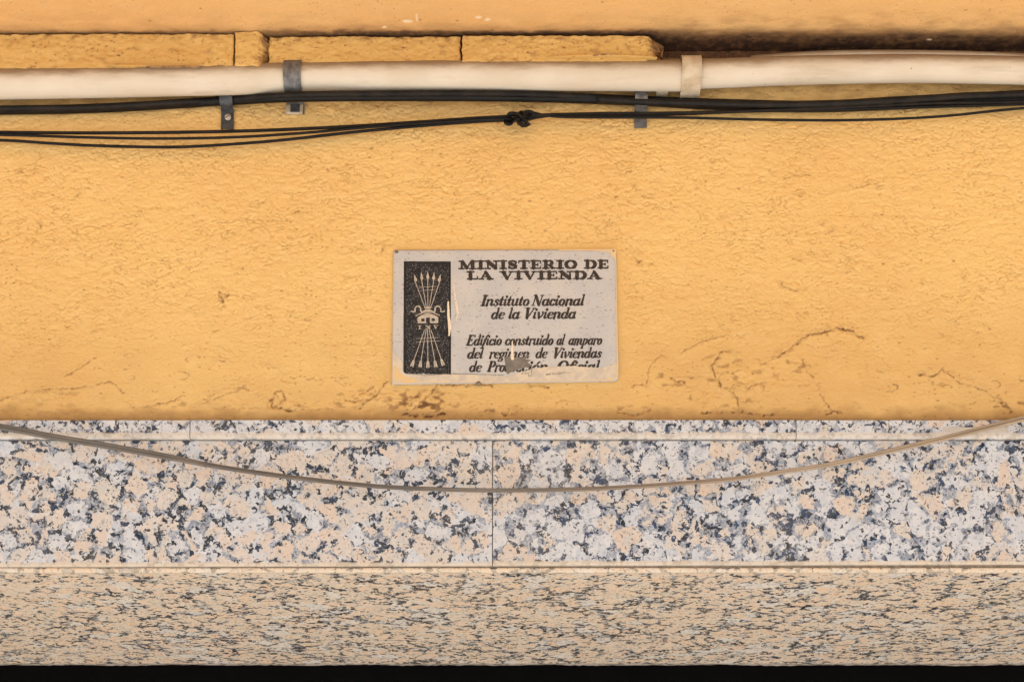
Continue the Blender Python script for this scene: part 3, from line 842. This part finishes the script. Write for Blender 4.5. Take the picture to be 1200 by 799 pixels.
cable([(-400, 158), (-100, 163), (0, 164.6), (60, 168.2), (120, 171.2), (200, 172.6), (260, 170), (330, 164.5), (420, 154.5), (520, 145.6), (590, 141.4), (598, 144.6, -.015), (604, 137, -.012), (598, 132.6, -.017),
       (608, 134, -.0235), (616, 141, -.021), (626, 138.5), (660, 134.6), (740, 135.2), (800, 134), (880, 130.6), (960, 129.4), (1060, 126.4), (1200, 122.2), (1400, 115)], .0017,
      'lowest sagging thin black cable at left, tied in at the knot', y=-.0115)
cable([(700, 116.5), (752, 119.5, -.0145), (820, 121.2), (900, 122.8), (980, 121.5), (1060, 117.5), (1130, 112.8), (1200, 110.2), (1400, 99)], .0040,
      'black cable joining the bundle beyond the right-hand bracket', y=-.0165, m='rubber_dust')
# the tie of thin wire wound round the knot
kn = P(610, 139, -.015)
knot = thing('cable_knot', kn, 'tangled black knot of wire tying the thin cables together', 'knot')
for i, (cx, cy, rx, rz, ph, yy0) in enumerate(((600, 136.2, 6.0, 4.2, .3, -.0165), (619, 134.5, 8, 4.4, 1.1, -.0165), (613, 144, 5.0, 4.6, .6, -.018), (596, 143, 5, 3.2, 2.0, -.015), (611, 138, 3.6, 8.0, .9, -.021))):
    bm = bmesh.new(); pth = []
    for k in range(27):
        a = ph + k / 24 * 2 * math.pi * 1.0
        pth.append(P(cx + rx * math.cos(a) * .8, cy + rz * math.sin(a) * .8, yy0 + .0035 * math.sin(a * 1 + i)))
    tube_bm(bm, pth, .0020, 8)
    link('wire_loop', bm_mesh('wire_loop', bm), MAT['rubber_dust' if i in (2,) else 'rubber'], knot)


def clip(px, pyc, width, rcab, ycab, tail_py, label, screw=True, m='zinc_dark'):
    p = P(px, pyc, ycab)
    c = thing('cable_clip', (p.x, 0, p.z), label, 'bracket', 'metal clips holding the black cables')
    zt = Z(tail_py, -.002)
    bm = bmesh.new()
    strip_bm(bm, strap_profile(p.z, rcab, ycab, (p.z - rcab) - zt, top_lug=.003), p.x - width / 2, p.x + width / 2, -.0011)
    link('band', bm_mesh('band', bm), MAT[m], c)
    if screw:
        q = P(px + 1, (pyc + tail_py) / 2 + 3, -.003)
        bm = bmesh.new()
        r = bmesh.ops.create_uvsphere(bm, u_segments=14, v_segments=8, radius=.0040)
        for v in bm.verts: v.co = Vector((q.x + v.co.x, -.0030 + v.co.y * .45, q.z + v.co.z))
        link('screw', bm_mesh('screw', bm), MAT['screw'], c, True)
        bm = bmesh.new()
        add_box(bm, -.0042, .0042, -.0004, .0004, -.0005, .0005)
        bmesh.ops.rotate(bm, verts=bm.verts, matrix=Matrix.Rotation(-.55, 3, 'Y'))
        bmesh.ops.translate(bm, verts=bm.verts, vec=(q.x, -.00495, q.z))
        link('slot', bm_mesh('slot', bm), MAT['rust'], c)
    return c


clip(266, 117.5, .0150, .0085, -.0080, 151.5, 'dark metal clip with a pale slotted screw over the thick cable at left')
clip(751, 118.0, .0148, .0085, -.0090, 150, 'plain dark metal clip over the thick cable at right, crossed by the thin cables', screw=False, m='zinc')

# low flat twin cable in front of the granite
tw = thing('twin_cable', P(600, 574, -.02), 'sagging weathered grey twin cable hanging in front of the granite', 'cable')
low_pts = [(-400, 430), (-200, 467), (0, 500), (60, 511), (120, 521.5), (190, 534.5), (250, 545), (310, 555), (380, 564), (450, 569.8), (520, 573.2), (580, 574.4), (660, 573.4), (740, 570.0), (800, 566.2),
           (860, 561), (920, 552.5), (980, 542), (1050, 527), (1120, 510.5), (1200, 489.5), (1400, 440)]
for k, (dy, dyy, r) in enumerate(((-1.55, -.024, .0021), (1.55, -.0245, .0021), )):
    def sep_(px): return 1.05 if px < 250 else (0.62 if px < 800 else .62 + .5 * (px - 800) / 400)
    low_w = [(a_, b_ + .7 * math.sin(a_ / 23.0) * math.sin(a_ / 61.0 + 1)) for a_, b_ in low_pts]
    path = catmull([P(a, b + dy * sep_(a), dyy + (.001 * math.sin(a / 70) if k else 0)) for a, b in low_w], .005)
    bm = bmesh.new(); tube_bm(bm, path, lambda t: .0021 - .0006 * float(sstep(.25, .55, t)) + .0003 * float(sstep(.65, .95, t)), 10)
    link('strand', bm_mesh('strand', bm), MAT['flat'], tw, False)

# ------------------------------------------------------------------ enamel plaque
YP = -.0042
pl = thing('plaque', P(592, 448, YP), 'worn grey enamel housing ministry plaque with black arrows emblem screwed to the yellow wall', 'plaque')
corners = [(461, 292.3), (722.3, 291.6), (725.2, 446.0), (459.2, 449.5)]


def PL(u, v, y=YP): return P(u, v, y)


nu, nv = 132, 78
g = np.zeros((nv + 1, nu + 1, 3))
for j in range(nv + 1):
    for i in range(nu + 1):
        s, t = i / nu, j / nv
        u = (corners[0][0] * (1 - s) + corners[1][0] * s) * (1 - t) + (corners[3][0] * (1 - s) + corners[2][0] * s) * t
        v = (corners[0][1] * (1 - s) + corners[1][1] * s) * (1 - t) + (corners[3][1] * (1 - s) + corners[2][1] * s) * t
        # rounded corners
        for cu, cv, sx, sy, R_ in ((corners[2][0], corners[2][1], -1, -1, 7), (corners[0][0], corners[0][1], 1, 1, 2), (corners[1][0], corners[1][1], -1, 1, 2)):
            ox, oy = cu + sx * R_, cv + sy * R_
            dx, dy = (u - ox) * -sx, (v - oy) * -sy
            if dx > 0 and dy > 0:
                L = math.hypot(dx, dy); mxx = max(dx, dy)
                if L > 0: u, v = ox - sx * dx * mxx / L, oy - sy * dy * mxx / L
        p = P(u, v, YP); g[j, i] = p
ed = np.minimum(np.minimum(np.arange(nu + 1)[None, :], nu - np.arange(nu + 1)[None, :]), np.minimum(np.arange(nv + 1)[:, None], nv - np.arange(nv + 1)[:, None]))
uu, vv = np.meshgrid(np.arange(nu + 1) * 2.0, np.arange(nv + 1) * 2.0)
g[:, :, 1] += .0010 * (ed == 0) + .0002 * fbm(uu / 60, vv / 60, 800, 2)
me = grid_mesh('plate', g[::-1])
bm = bmesh.new(); bm.from_mesh(me)
be = [e for e in bm.edges if e.is_boundary]
r = bmesh.ops.extrude_edge_only(bm, edges=be)
for v in r['geom']:
    if isinstance(v, bmesh.types.BMVert): v.co.y = -.0008
bm.to_mesh(me); bm.free()
link('plate', me, MAT['plate'], pl)

# flat print and paint: outlines drawn on a fine raster over the plate
RS = 6.0; U0, V0 = 455.0, 288.0
W_, H_ = int(275 * RS), int(166 * RS)
gu = U0 + (np.arange(W_) + .5) / RS; gv = V0 + (np.arange(H_) + .5) / RS
GU, GV = np.meshgrid(gu, gv)
JIT = .30 * perlin(GU / 1.6, GV / 1.6, 900) + .22 * perlin(GU / .7, GV / .7, 901)
WEAR = fbm(GU / 3.0, GV / 3.0, 905, 3)


def new(): return np.full((H_, W_), 1e3, np.float32)


def seg(F, xa, ya, xb, yb, wa, wb):
    m_ = max(wa, wb) + 1.2
    c0 = max(0, int((min(xa, xb) - m_ - U0) * RS)); c1 = min(W_, int((max(xa, xb) + m_ - U0) * RS) + 1)
    r0 = max(0, int((min(ya, yb) - m_ - V0) * RS)); r1 = min(H_, int((max(ya, yb) + m_ - V0) * RS) + 1)
    if c1 <= c0 or r1 <= r0: return
    u = GU[r0:r1, c0:c1]; v = GV[r0:r1, c0:c1]
    L = (xb - xa) ** 2 + (yb - ya) ** 2 + 1e-9
    t = np.clip(((u - xa) * (xb - xa) + (v - ya) * (yb - ya)) / L, 0, 1)
    d = np.hypot(u - xa - t * (xb - xa), v - ya - t * (yb - ya)) - (wa + (wb - wa) * t)
    F[r0:r1, c0:c1] = np.minimum(F[r0:r1, c0:c1], d)


def poly_mask(pts):
    inside = np.zeros((H_, W_), bool); n = len(pts)
    for i in range(n):
        xa, ya = pts[i]; xb, yb = pts[(i + 1) % n]
        if ya == yb: continue
        c = ((ya > GV) != (yb > GV)) & (GU < (xb - xa) * (GV - ya) / (yb - ya) + xa)
        inside ^= c
    return inside


def raster_obj(name, mask, lift, m, parent, label=None):
    """run-length quads, one mesh, lying lift metres in front of the plate"""
    a0 = P(U0, V0, YP - lift); a1 = P(U0 + W_ / RS, V0, YP - lift); a2 = P(U0, V0 + H_ / RS, YP - lift)
    rows = np.where(mask.any(1))[0]
    V_, F_ = [], []
    mp = np.pad(mask, ((0, 0), (1, 1))).astype(np.int8)
    for r in rows:
        d = np.diff(mp[r]); st = np.where(d == 1)[0]; en = np.where(d == -1)[0]
        vt = V0 + r / RS; vb = V0 + (r + 1) / RS
        zt = P(600, vt, YP - lift).z; zb = P(600, vb, YP - lift).z
        kx_t = P(601, vt, YP - lift).x; kx_b = P(601, vb, YP - lift).x
        for s_, e_ in zip(st, en):
            us, ue = U0 + s_ / RS - 600, U0 + e_ / RS - 600
            b = len(V_)
            V_ += [(us * kx_b, YP - lift, zb), (ue * kx_b, YP - lift, zb), (ue * kx_t, YP - lift, zt), (us * kx_t, YP - lift, zt)]
            F_.append((b, b + 1, b + 2, b + 3))
    me = bpy.data.meshes.new(name); me.from_pydata(V_, [], F_); me.update()
    o = link(name, me, m, parent)
    if label: o['label'] = label
    return o


# ---- slab serif capitals, x and y in units of the letter height, y up
def ell(cx, cy, rx, ry, a0, a1, wx, wy, n=18):
    out = []
    for k in range(n + 1):
        a = math.radians(a0 + (a1 - a0) * k / n)
        out.append((cx + rx * math.cos(a), cy + ry * math.sin(a), wy + (wx - wy) * abs(math.cos(a))))
    return out


def lin(*p): return [tuple(q) for q in p]


T, N_, SF = .155, .06, .062    # half widths: thick, thin, serif


def vst(x, w=T): return lin((x, .12, w), (x, .88, w))
def srf(x, y, w=.30): return lin((x - w, y, SF), (x + w, y, SF))


B_, TP = SF, 1 - SF
CAPS = {
    'M': (1.72, [vst(.30, .09), srf(.28, B_, .24), srf(.26, TP, .2), lin((.38, .86, .15), (.78, .14, .13)), lin((.80, .14, .07), (1.18, .88, .07)), vst(1.34), srf(1.34, B_), srf(1.42, TP, .24)]),
    'I': (.78, [vst(.39), srf(.39, B_, .32), srf(.39, TP, .32)]),
    'N': (1.36, [vst(.30, .075), srf(.30, B_, .24), srf(.24, TP, .18), lin((.34, .86, .16), (1.02, .14, .16)), vst(1.08, .075), srf(1.08, TP, .24)]),
    'S': (1.02, [lin((.82, .72, .09), (.84, .92, .05)), lin((.80, .76, .06), (.66, .92, .08), (.45, .93, .08), (.24, .82, .12), (.24, .66, .14), (.42, .54, .15), (.62, .46, .15), (.80, .34, .14), (.78, .16, .11), (.58, .07, .08), (.36, .08, .08), (.20, .24, .06)), lin((.17, .06, .05), (.18, .30, .08))]),
    'T': (1.16, [vst(.58), srf(.58, B_, .30), lin((.12, TP, SF), (1.04, TP, SF)), lin((.10, .94, .05), (.09, .70, .05)), lin((1.06, .94, .05), (1.07, .70, .05))]),
    'E': (1.14, [vst(.34), lin((.08, B_, SF), (.98, B_, SF)), lin((.08, TP, SF), (.96, TP, SF)), lin((.34, .5, .055), (.72, .5, .055)), lin((.74, .36, .05), (.74, .64, .05)), lin((.99, .06, .06), (1.02, .30, .05)), lin((.97, .94, .06), (1.0, .70, .05))]),
    'R': (1.34, [vst(.36), srf(.36, B_), lin((.08, TP, SF), (.70, TP, SF)), lin((.36, .46, .055), (.70, .46, .055)), ell(.70, .70, .24, .235, -90, 90, .14, .06), lin((.72, .44, .10), (.95, .14, .14), (1.08, .07, .08), (1.26, .10, .05))]),
    'O': (1.24, [ell(.62, .5, .44, .43, 0, 360, .155, .06, 30)]),
    'D': (1.30, [vst(.36), lin((.08, B_, SF), (.72, B_, SF)), lin((.08, TP, SF), (.72, TP, SF)), ell(.68, .5, .40, .435, -90, 90, .16, .06)]),
    'L': (1.10, [vst(.36), srf(.36, TP), lin((.08, B_, SF), (.94, B_, SF)), lin((.96, .06, .06), (1.0, .36, .05))]),
    'A': (1.30, [lin((.24, .1, .065), (.60, .92, .065)), lin((.62, .90, .13), (.98, .12, .15)), srf(.24, B_, .20), srf(1.02, B_, .26), lin((.38, .34, .05), (.84, .34, .05))]),
    'V': (1.30, [lin((.30, .88, .15), (.64, .10, .13)), lin((.66, .10, .07), (1.02, .88, .065)), srf(.26, TP, .26), srf(1.04, TP, .20)]),
    ' ': (.55, []),
}
# ---- round italic lower case, x height 1
k_, h_ = .125, .055
_a = [ell(.36, .48, .26, .44, 60, 320, k_, h_, 14), lin((.66, .95, .10), (.62, .22, k_), (.70, .06, .07), (.86, .16, h_))]
IT = {
    'a': (.88, _a), 'd': (.90, [_a[0], lin((.66, 1.62, .07), (.655, 1.4, .10), (.63, .22, k_), (.71, .06, .07), (.86, .16, h_)), lin((.50, 1.58, h_), (.66, 1.62, h_))]),
    'n': (.95, [lin((.05, .86, h_), (.17, .95, .08), (.18, .05, k_)), lin((.18, .62, h_), (.38, .90, .06), (.56, .94, .09), (.68, .80, k_), (.66, .20, k_), (.74, .06, .07), (.90, .16, h_))]),
    'm': (1.42, [lin((.05, .86, h_), (.17, .95, .08), (.18, .05, k_)), lin((.18, .62, h_), (.36, .90, .06), (.50, .94, .09), (.62, .80, k_), (.62, .05, k_)), lin((.62, .62, h_), (.82, .90, .06), (.98, .94, .09), (1.10, .80, k_), (1.08, .20, k_), (1.18, .06, .07), (1.34, .16, h_))]),
    'r': (.66, [lin((.05, .86, h_), (.17, .95, .08), (.18, .05, k_)), lin((.18, .62, h_), (.36, .88, .06), (.52, .95, .09), (.60, .86, .11))]),
    'i': (.46, [lin((.05, .86, h_), (.19, .95, .08), (.18, .20, k_), (.26, .06, .07), (.42, .16, h_)), lin((.22, 1.34, .13), (.22, 1.36, .13))]),
    'l': (.46, [lin((.04, 1.56, h_), (.20, 1.62, .07), (.19, .20, k_), (.27, .06, .07), (.42, .16, h_))]),
    't': (.52, [lin((.24, 1.34, .07), (.20, .9, k_), (.19, .20, k_), (.28, .06, .07), (.46, .16, h_)), lin((.03, .93, .06), (.44, .93, .06))]),
    'u': (.92, [lin((.04, .86, h_), (.17, .95, .08), (.17, .26, k_), (.28, .06, .09), (.46, .12, .06), (.62, .40, h_)), lin((.64, .95, k_), (.63, .20, k_), (.72, .06, .07), (.87, .16, h_))]),
    's': (.66, [lin((.54, .74, .09), (.50, .88, .06), (.34, .95, .06), (.18, .84, .08), (.20, .64, .11), (.38, .48, .12), (.50, .30, .11), (.44, .10, .07), (.24, .04, .06), (.10, .14, .06), (.08, .26, .09))]),
    'o': (.80, [ell(.38, .49, .26, .44, 0, 360, k_, h_, 22)]),
    'c': (.68, [lin((.58, .76, .10), (.55, .88, .07)), ell(.38, .49, .26, .44, 55, 315, k_, h_, 16)]),
    'e': (.72, [ell(.40, .49, .28, .45, 50, 300, k_, .04, 18), lin((.56, .88, .05), (.66, .76, .07), (.60, .60, .05), (.20, .44, .035)), lin((.50, .06, .05), (.68, .20, .04))]),
    'v': (.82, [lin((.04, .86, h_), (.16, .95, .09), (.24, .5, k_), (.34, .07, .10)), lin((.34, .06, .06), (.60, .42, .06), (.70, .80, .08), (.60, .95, .09))]),
    'f': (.50, [lin((.62, 1.46, .08), (.56, 1.60, .06), (.42, 1.58, .07), (.33, 1.3, .10), (.22, .5, k_), (.12, -.25, .10), (.0, -.46, .06), (-.12, -.42, .06)), lin((.04, .93, .06), (.50, .93, .06))]),
    'p': (.90, [lin((.05, .86, h_), (.17, .95, .08), (.15, -.45, k_)), srf(.15, -.50, .15), lin((.18, .62, h_), (.34, .88, .06), (.50, .94, .08), (.66, .76, .12), (.66, .34, .12), (.48, .06, .07), (.22, .10, .06))]),
    'g': (.80, [ell(.36, .60, .23, .33, 0, 360, .11, h_, 18), lin((.56, .84, .06), (.76, .92, .08)), lin((.24, .28, .06), (.16, .12, .08), (.34, .02, .09), (.60, -.06, .10), (.60, -.32, .08), (.34, -.46, .06), (.08, -.40, .07), (.06, -.20, .06), (.22, -.04, .05))]),
    'E': (1.12, [lin((.30, 1.5, .13), (.28, .1, .14)), lin((.08, .06, .07), (.90, .06, .07)), lin((.10, 1.54, .07), (.96, 1.54, .07)), lin((.28, .82, .06), (.68, .82, .06)), lin((.92, .08, .06), (.98, .40, .05)), lin((.97, 1.52, .06), (1.0, 1.24, .05)), lin((.70, .66, .05), (.70, .98, .05))]),
    'I': (.62, [lin((.30, 1.5, .14), (.30, .1, .14)), lin((.06, .06, .06), (.54, .06, .06)), lin((.06, 1.54, .06), (.54, 1.54, .06))]),
    'N': (1.26, [lin((.26, 1.5, .06), (.24, .1, .06)), lin((.08, .05, .05), (.42, .05, .05)), lin((.28, 1.48, .15), (.92, .14, .15)), lin((1.0, .10, .06), (1.02, 1.5, .06)), lin((.84, 1.55, .05), (1.20, 1.55, .05)), lin((.06, 1.55, .06), (.30, 1.55, .06))]),
    'V': (1.06, [lin((.22, 1.5, .15), (.42, .12, .14)), lin((.46, .10, .07), (.92, 1.5, .06)), lin((.02, 1.55, .06), (.44, 1.55, .06)), lin((.78, 1.55, .05), (1.10, 1.55, .05))]),
    'P': (1.04, [lin((.32, 1.5, .14), (.30, .1, .14)), lin((.08, .06, .06), (.56, .06, .06)), lin((.08, 1.55, .06), (.60, 1.55, .06)), ell(.58, 1.16, .27, .385, -90, 90, .13, .055), lin((.32, .78, .05), (.58, .78, .05))]),
    'O': (1.26, [ell(.60, .80, .44, .74, 0, 360, .14, .06, 30)]),
    ' ': (.34, []),
}
IT['ó'] = (IT['o'][0], IT['o'][1] + [lin((.42, 1.2, .08), (.60, 1.46, .06))])


def write(F, text, glyphs, u0, u1, base, hgt, shear=0.0, track=0.0, bold=1.0, rise=0.0):
    tot = sum(glyphs[c][0] + track for c in text) - track
    sx = (u1 - u0 - shear * hgt * .4) / tot
    x = 0
    for c in text:
        wd, st = glyphs[c]
        for s in st:
            for (xa, ya, wa), (xb, yb, wb) in zip(s[:-1], s[1:]):
                f = lambda xx, y_: (u0 + (x + xx) * sx + shear * y_ * hgt, base + rise * (x / tot) - y_ * hgt)
                (a, b), (c_, d) = f(xa, ya), f(xb, yb)
                sc = (hgt * .5 + sx * .5) * bold
                seg(F, a, b, c_, d, wa * sc, wb * sc)
        x += wd + track


smear_poly = [(459, 449), (459.5, 437), (472, 439.5), (500, 438.5), (529, 438.3), (560, 439), (590, 440), (593, 441), (612, 436), (622, 431.8), (630, 430.4), (650, 429.6), (671, 429.0), (690, 430), (704, 431.5), (712, 428.5), (725, 426), (725, 446), (600, 448)]
smear_shift = 1.3 * fbm(GU / 9, GV / 5, 930, 3)
_GV = GV; GV = GV + smear_shift; smear = poly_mask(smear_poly); GV = _GV
smear_l = poly_mask([(459, 449), (459.4, 408), (462, 411), (466, 417), (469, 421), (472, 428), (471, 433), (475, 438), (490, 441), (478, 449)])
rim = poly_mask([(724.0, 292), (725.3, 446), (721.5, 446), (722.6, 430), (722.0, 360), (721.0, 305), (714, 296), (700, 294), (655, 293.6), (655, 291.8), (722, 291)])
plate_in = poly_mask([(461.4, 292.8), (721.8, 292.0), (724.7, 438.6), (722.5, 443), (717.5, 446.0), (459.8, 449.0)])
scr_p = [(591, 421), (593, 416.5), (598, 419), (604.7, 418.4), (611, 419.5), (621.5, 414.5), (616, 420.5), (622.5, 422), (618, 424.5), (624, 428.5), (612, 431.5), (602, 434.5), (593.8, 438.6), (593, 430)]
scr = poly_mask(scr_p) & (WEAR > -.75)
white1 = new(); seg(white1, 525.2, 354, 525.6, 370, .9, 1.5); seg(white1, 525.6, 370, 527.2, 384, 1.5, 1.9); seg(white1, 527.2, 384, 526.2, 393, 1.6, .8)
white2 = new(); seg(white2, 600.5, 400, 600.2, 408, .5, .9); seg(white2, 600.2, 408, 600.6, 420, 1.1, 1.7)
white3 = new(); seg(white3, 531.5, 334, 534, 352, .5, 1.1); seg(white3, 534, 352, 536.8, 366, 1.2, 1.5); seg(white3, 536.8, 366, 534.5, 376, 1.1, .5)
cover = smear | scr | (white2 < 0)

LINES = [
    ('MINISTERIO DE', CAPS, 315.5, 9.9, 0, 1.32, -.9, [('MINISTERIO', 537.4, 676.5), ('DE', 684.0, 714.0)]),
    ('LA VIVIENDA', CAPS, 327.6, 9.5, 0, 1.32, -.6, [('LA', 546.6, 578.0), ('VIVIENDA', 586.0, 705.0)]),
    ('Instituto Nacional', IT, 358.6, 7.9, .30, 1.34, -.6, [('Instituto', 562.6, 620.5), ('Nacional', 622.0, 684.5)]),
    ('de la Vivienda', IT, 374.0, 7.9, .30, 1.34, -.9, [('de', 574.8, 591.0), ('la', 594.6, 609.0), ('Vivienda', 613.0, 675.0)]),
    ('Edificio construido al amparo', IT, 404.8, 7.6, .30, 1.34, -.8, [('Edificio', 545.8, 588.0), ('construido', 591.0, 648.5), ('al', 651.5, 661.0), ('amparo', 665.5, 705.5)]),
    ('del regimen de Viviendas', IT, 420.2, 7.6, .30, 1.34, -1.0, [('del', 546.8, 566.0), ('regimen', 572.6, 620.5), ('de', 627.0, 641.0), ('Viviendas', 647.0, 705.0)]),
    ('de Protección Oficial', IT, 435.8, 7.8, .30, 1.34, -1.0, [('de', 549.2, 564.0), ('Pro', 570.0, 592.0), ('tección', 590.0, 642.5), ('Oficial', 651.5, 702.5)]),
]
for (t_, gl, base, hg, sh, bo, rise, words) in LINES:
    F = new()
    for (wd_, a, b) in words:
        write(F, wd_, gl, a, b, base + rise * (a - 540) / 165, hg, sh, -.02 if gl is IT else .0, bo, rise * (b - a) / 165)
    m_ = (F + JIT * (.55 if gl is IT else .8) < 0) & ~(cover) & (WEAR < .85)
    raster_obj('lettering', m_, .00022, MAT['ink'], pl, 'dark line of lettering reading %s' % t_.replace('ó', 'o'))

# emblem panel
pan = poly_mask([(473.2, 306.2), (528.3, 306.4), (528.5, 438.6), (472.6, 438.0)])
pan &= ~((GV > 436.2) & (GV + WEAR * 2 > 438.2) & (GU < 500))
pan &= (WEAR < .95)
po = raster_obj('emblem_panel', pan & ~smear_l, .00020, MAT['panel'], pl)
flk_ = (fbm(GU / 1.5, GV / 1.5, 960, 2) > .36) & (fbm(GU / 9, GV / 9, 962, 2) > -.25) & pan & ~smear_l
flk_ |= (fbm(GU / 2.6, GV / 2.2, 966, 3) > .48) & pan & (GU > 474) & ~smear_l
quiet = (GU > 476) & (GV > 309) & (GU < 526)
raster_obj('enamel_fleck', flk_ & quiet, .00026, MAT['fleck'], pl, 'pale chips scattered over the black panel')
F = new()
top = [(485.6, 323.5), (493.6, 321.0), (501.3, 320.2), (508.8, 321.0), (516.2, 323.5)]
bas = [(498.2, 361), (499.8, 361), (501.4, 361), (503.0, 361), (504.6, 361)]
for (tx, ty), (bx, by) in zip(top, bas):
    seg(F, tx, ty + 4, bx, by, .42, .36)
    dx, dy = (bx - tx), (by - ty); L = math.hypot(dx, dy); dx /= L; dy /= L
    seg(F, tx, ty - 2.0, tx + dx * 5, ty + dy * 5, .15, 1.7)
    seg(F, tx + dx * 5, ty + dy * 5, tx + dx * 6.4, ty + dy * 6.4, 1.8, .6)
bot = [(484.6, 423), (493.2, 423.5), (501.4, 423.8), (509.6, 423.2), (517.4, 421.8)]
for (tx, ty), bx in zip(bot, (497.6, 499.4, 501.2, 503.2, 505.0)):
    seg(F, bx, 386.5, tx, ty, .38, .42)
    dx, dy = (tx - bx), (ty - 386.5); L = math.hypot(dx, dy); dx /= L; dy /= L
    for o_ in (-1.15, 1.15):
        seg(F, tx - dy * o_ * .55, ty + dx * o_ * .55, tx - dy * o_ + dx * 6, ty + dx * o_ + dy * 6, .75, .95)
    seg(F, tx - dx * 2.5, ty - dy * 2.5, tx + dx * 2, ty + dy * 2, .3, 1.2)
# thongs across the shafts
for y_ in (336.0, 340.0, 396.0, 400.0): seg(F, 501.3 - abs(y_ - 362) * .36, y_ + .6, 501.3 + abs(y_ - 362) * .36, y_ - .6, .22, .22)
# yoke
seg(F, 498.6, 360.6, 504.2, 360.6, 1.1, 1.1); seg(F, 499, 363.2, 503.8, 363.2, .7, .7)
for s in (-1, 1):
    c = 501.4
    yk = [(1.8, 363.0), (6.5, 365.6), (8.4, 364.6), (8.3, 361.6), (10.0, 359.0), (13.2, 359.0), (15.2, 361.4), (15.0, 364.8), (17.2, 365.4), (19.4, 364.6)]
    for (xa, ya), (xb, yb) in zip(yk[:-1], yk[1:]): seg(F, c + s * xa, ya, c + s * xb, yb, .72, .72)
# house
roof = poly_mask([(489.0, 372.4), (501.4, 364.2), (513.6, 371.8), (513.4, 378.6), (489.6, 378.8)])
hole = poly_mask([(493.6, 373.2), (497.6, 373.2), (497.6, 376.6), (493.6, 376.6)]) | poly_mask([(505.6, 373.0), (509.6, 373.0), (509.6, 376.2), (505.6, 376.2)]) | poly_mask([(499.2, 372.0), (503.8, 372.0), (503.8, 379), (499.2, 379)])
ridge = new(); seg(ridge, 487.6, 371.6, 501.4, 366.2, .35, .35); seg(ridge, 501.4, 366.2, 515, 371, .35, .35)
for (a, b), (c, d) in (((487.6, 369.8), (501.4, 363.6)), ((501.4, 363.6), (515.0, 369.6))): seg(F, a, b, c, d, .55, .55)
em = ((F + JIT * .35 < 0) | (roof & ~hole)) & ~((ridge < 0))
# I N V below the house
F2 = new()
write(F2, 'N', CAPS, 498.6, 505.0, 385.8, 4.6, 0, 0, 1.0)
write(F2, 'V', CAPS, 507.8, 513.6, 385.2, 4.4, 0, 0, .9)
write(F2, 'I', CAPS, 490.0, 494.0, 385.6, 4.4, 0, 0, .9)
em |= (F2 + JIT * .5 < 0) & (WEAR < .45)
raster_obj('emblem', em & (WEAR < .9), .00032, MAT['emblem'], pl, 'cream bundle of arrows, yoke and little house on the black panel')

raster_obj('paint_smear', (smear | smear_l) & plate_in & ~scr & ~(pan & (GV < 437.5) & (GU > 473.0)), .00036, MAT['smear'], pl, 'cream paint smeared along the bottom edge')
raster_obj('paint_smear', (rim | (poly_mask([(459, 449.5), (459, 444), (480, 446.5), (540, 447.2), (640, 446.4), (700, 445.2), (725, 443), (725, 449)]) & (WEAR < .6)) | poly_mask([(459, 430), (464, 428), (468, 436), (474, 441), (490, 444), (490, 449), (459, 449)])) & plate_in, .00042, MAT['smear_yellow'], pl, 'yellow wall paint lapping over the edge')
raster_obj('bare_scrape', scr, .00046, MAT['scrape'], pl, 'jagged grey scrape through the lettering')
raster_obj('scratch', ((white1 + JIT < 0)), .00048, MAT['scratch'], pl)
raster_obj('scratch', ((white2 + JIT < 0)), .00050, MAT['scratch'], pl)
raster_obj('scratch', ((white3 + JIT * 1.2 < 0) & (WEAR < .3)), .00048, MAT['scratch'], pl)
F = new()
for a in (((617, 428), (623, 427.5)), ((623, 427.5), (623, 440)), ((623, 440), (619.5, 440.5)), ((619.5, 440.5), (619, 437)), ((619, 437), (611, 438)), ((611, 438), (617, 434.5)), ((640, 438.6), (652, 436.4)), ((652, 436.4), (669, 436.6)), ((640, 439), (660, 438)),
          ((478, 437), (497, 440)), ((497, 440), (530, 437.5)), ((530, 437.8), (590, 439.2))):
    seg(F, *a[0], *a[1], .32, .22)
wr = raster_obj('paint_wrinkle', (F + JIT * .8 < 0) & (WEAR < .35), .00050, MAT['scrape'], pl)
wr['kind'] = 'stuff'
for (u, v, r, m_) in ((464.6, 295.2, .0021, 'rust'), (718.9, 294.2, .0013, 'rust'), (560.8, 449.2, .0027, 'rust')):
    bm = bmesh.new(); bmesh.ops.create_uvsphere(bm, u_segments=12, v_segments=8, radius=r)
    q = P(u, v, YP)
    for vv_ in bm.verts: vv_.co = Vector((q.x + vv_.co.x * 1.15, YP + vv_.co.y * .6, q.z + vv_.co.z))
    link('screw', bm_mesh('screw', bm), MAT[m_], pl, True)
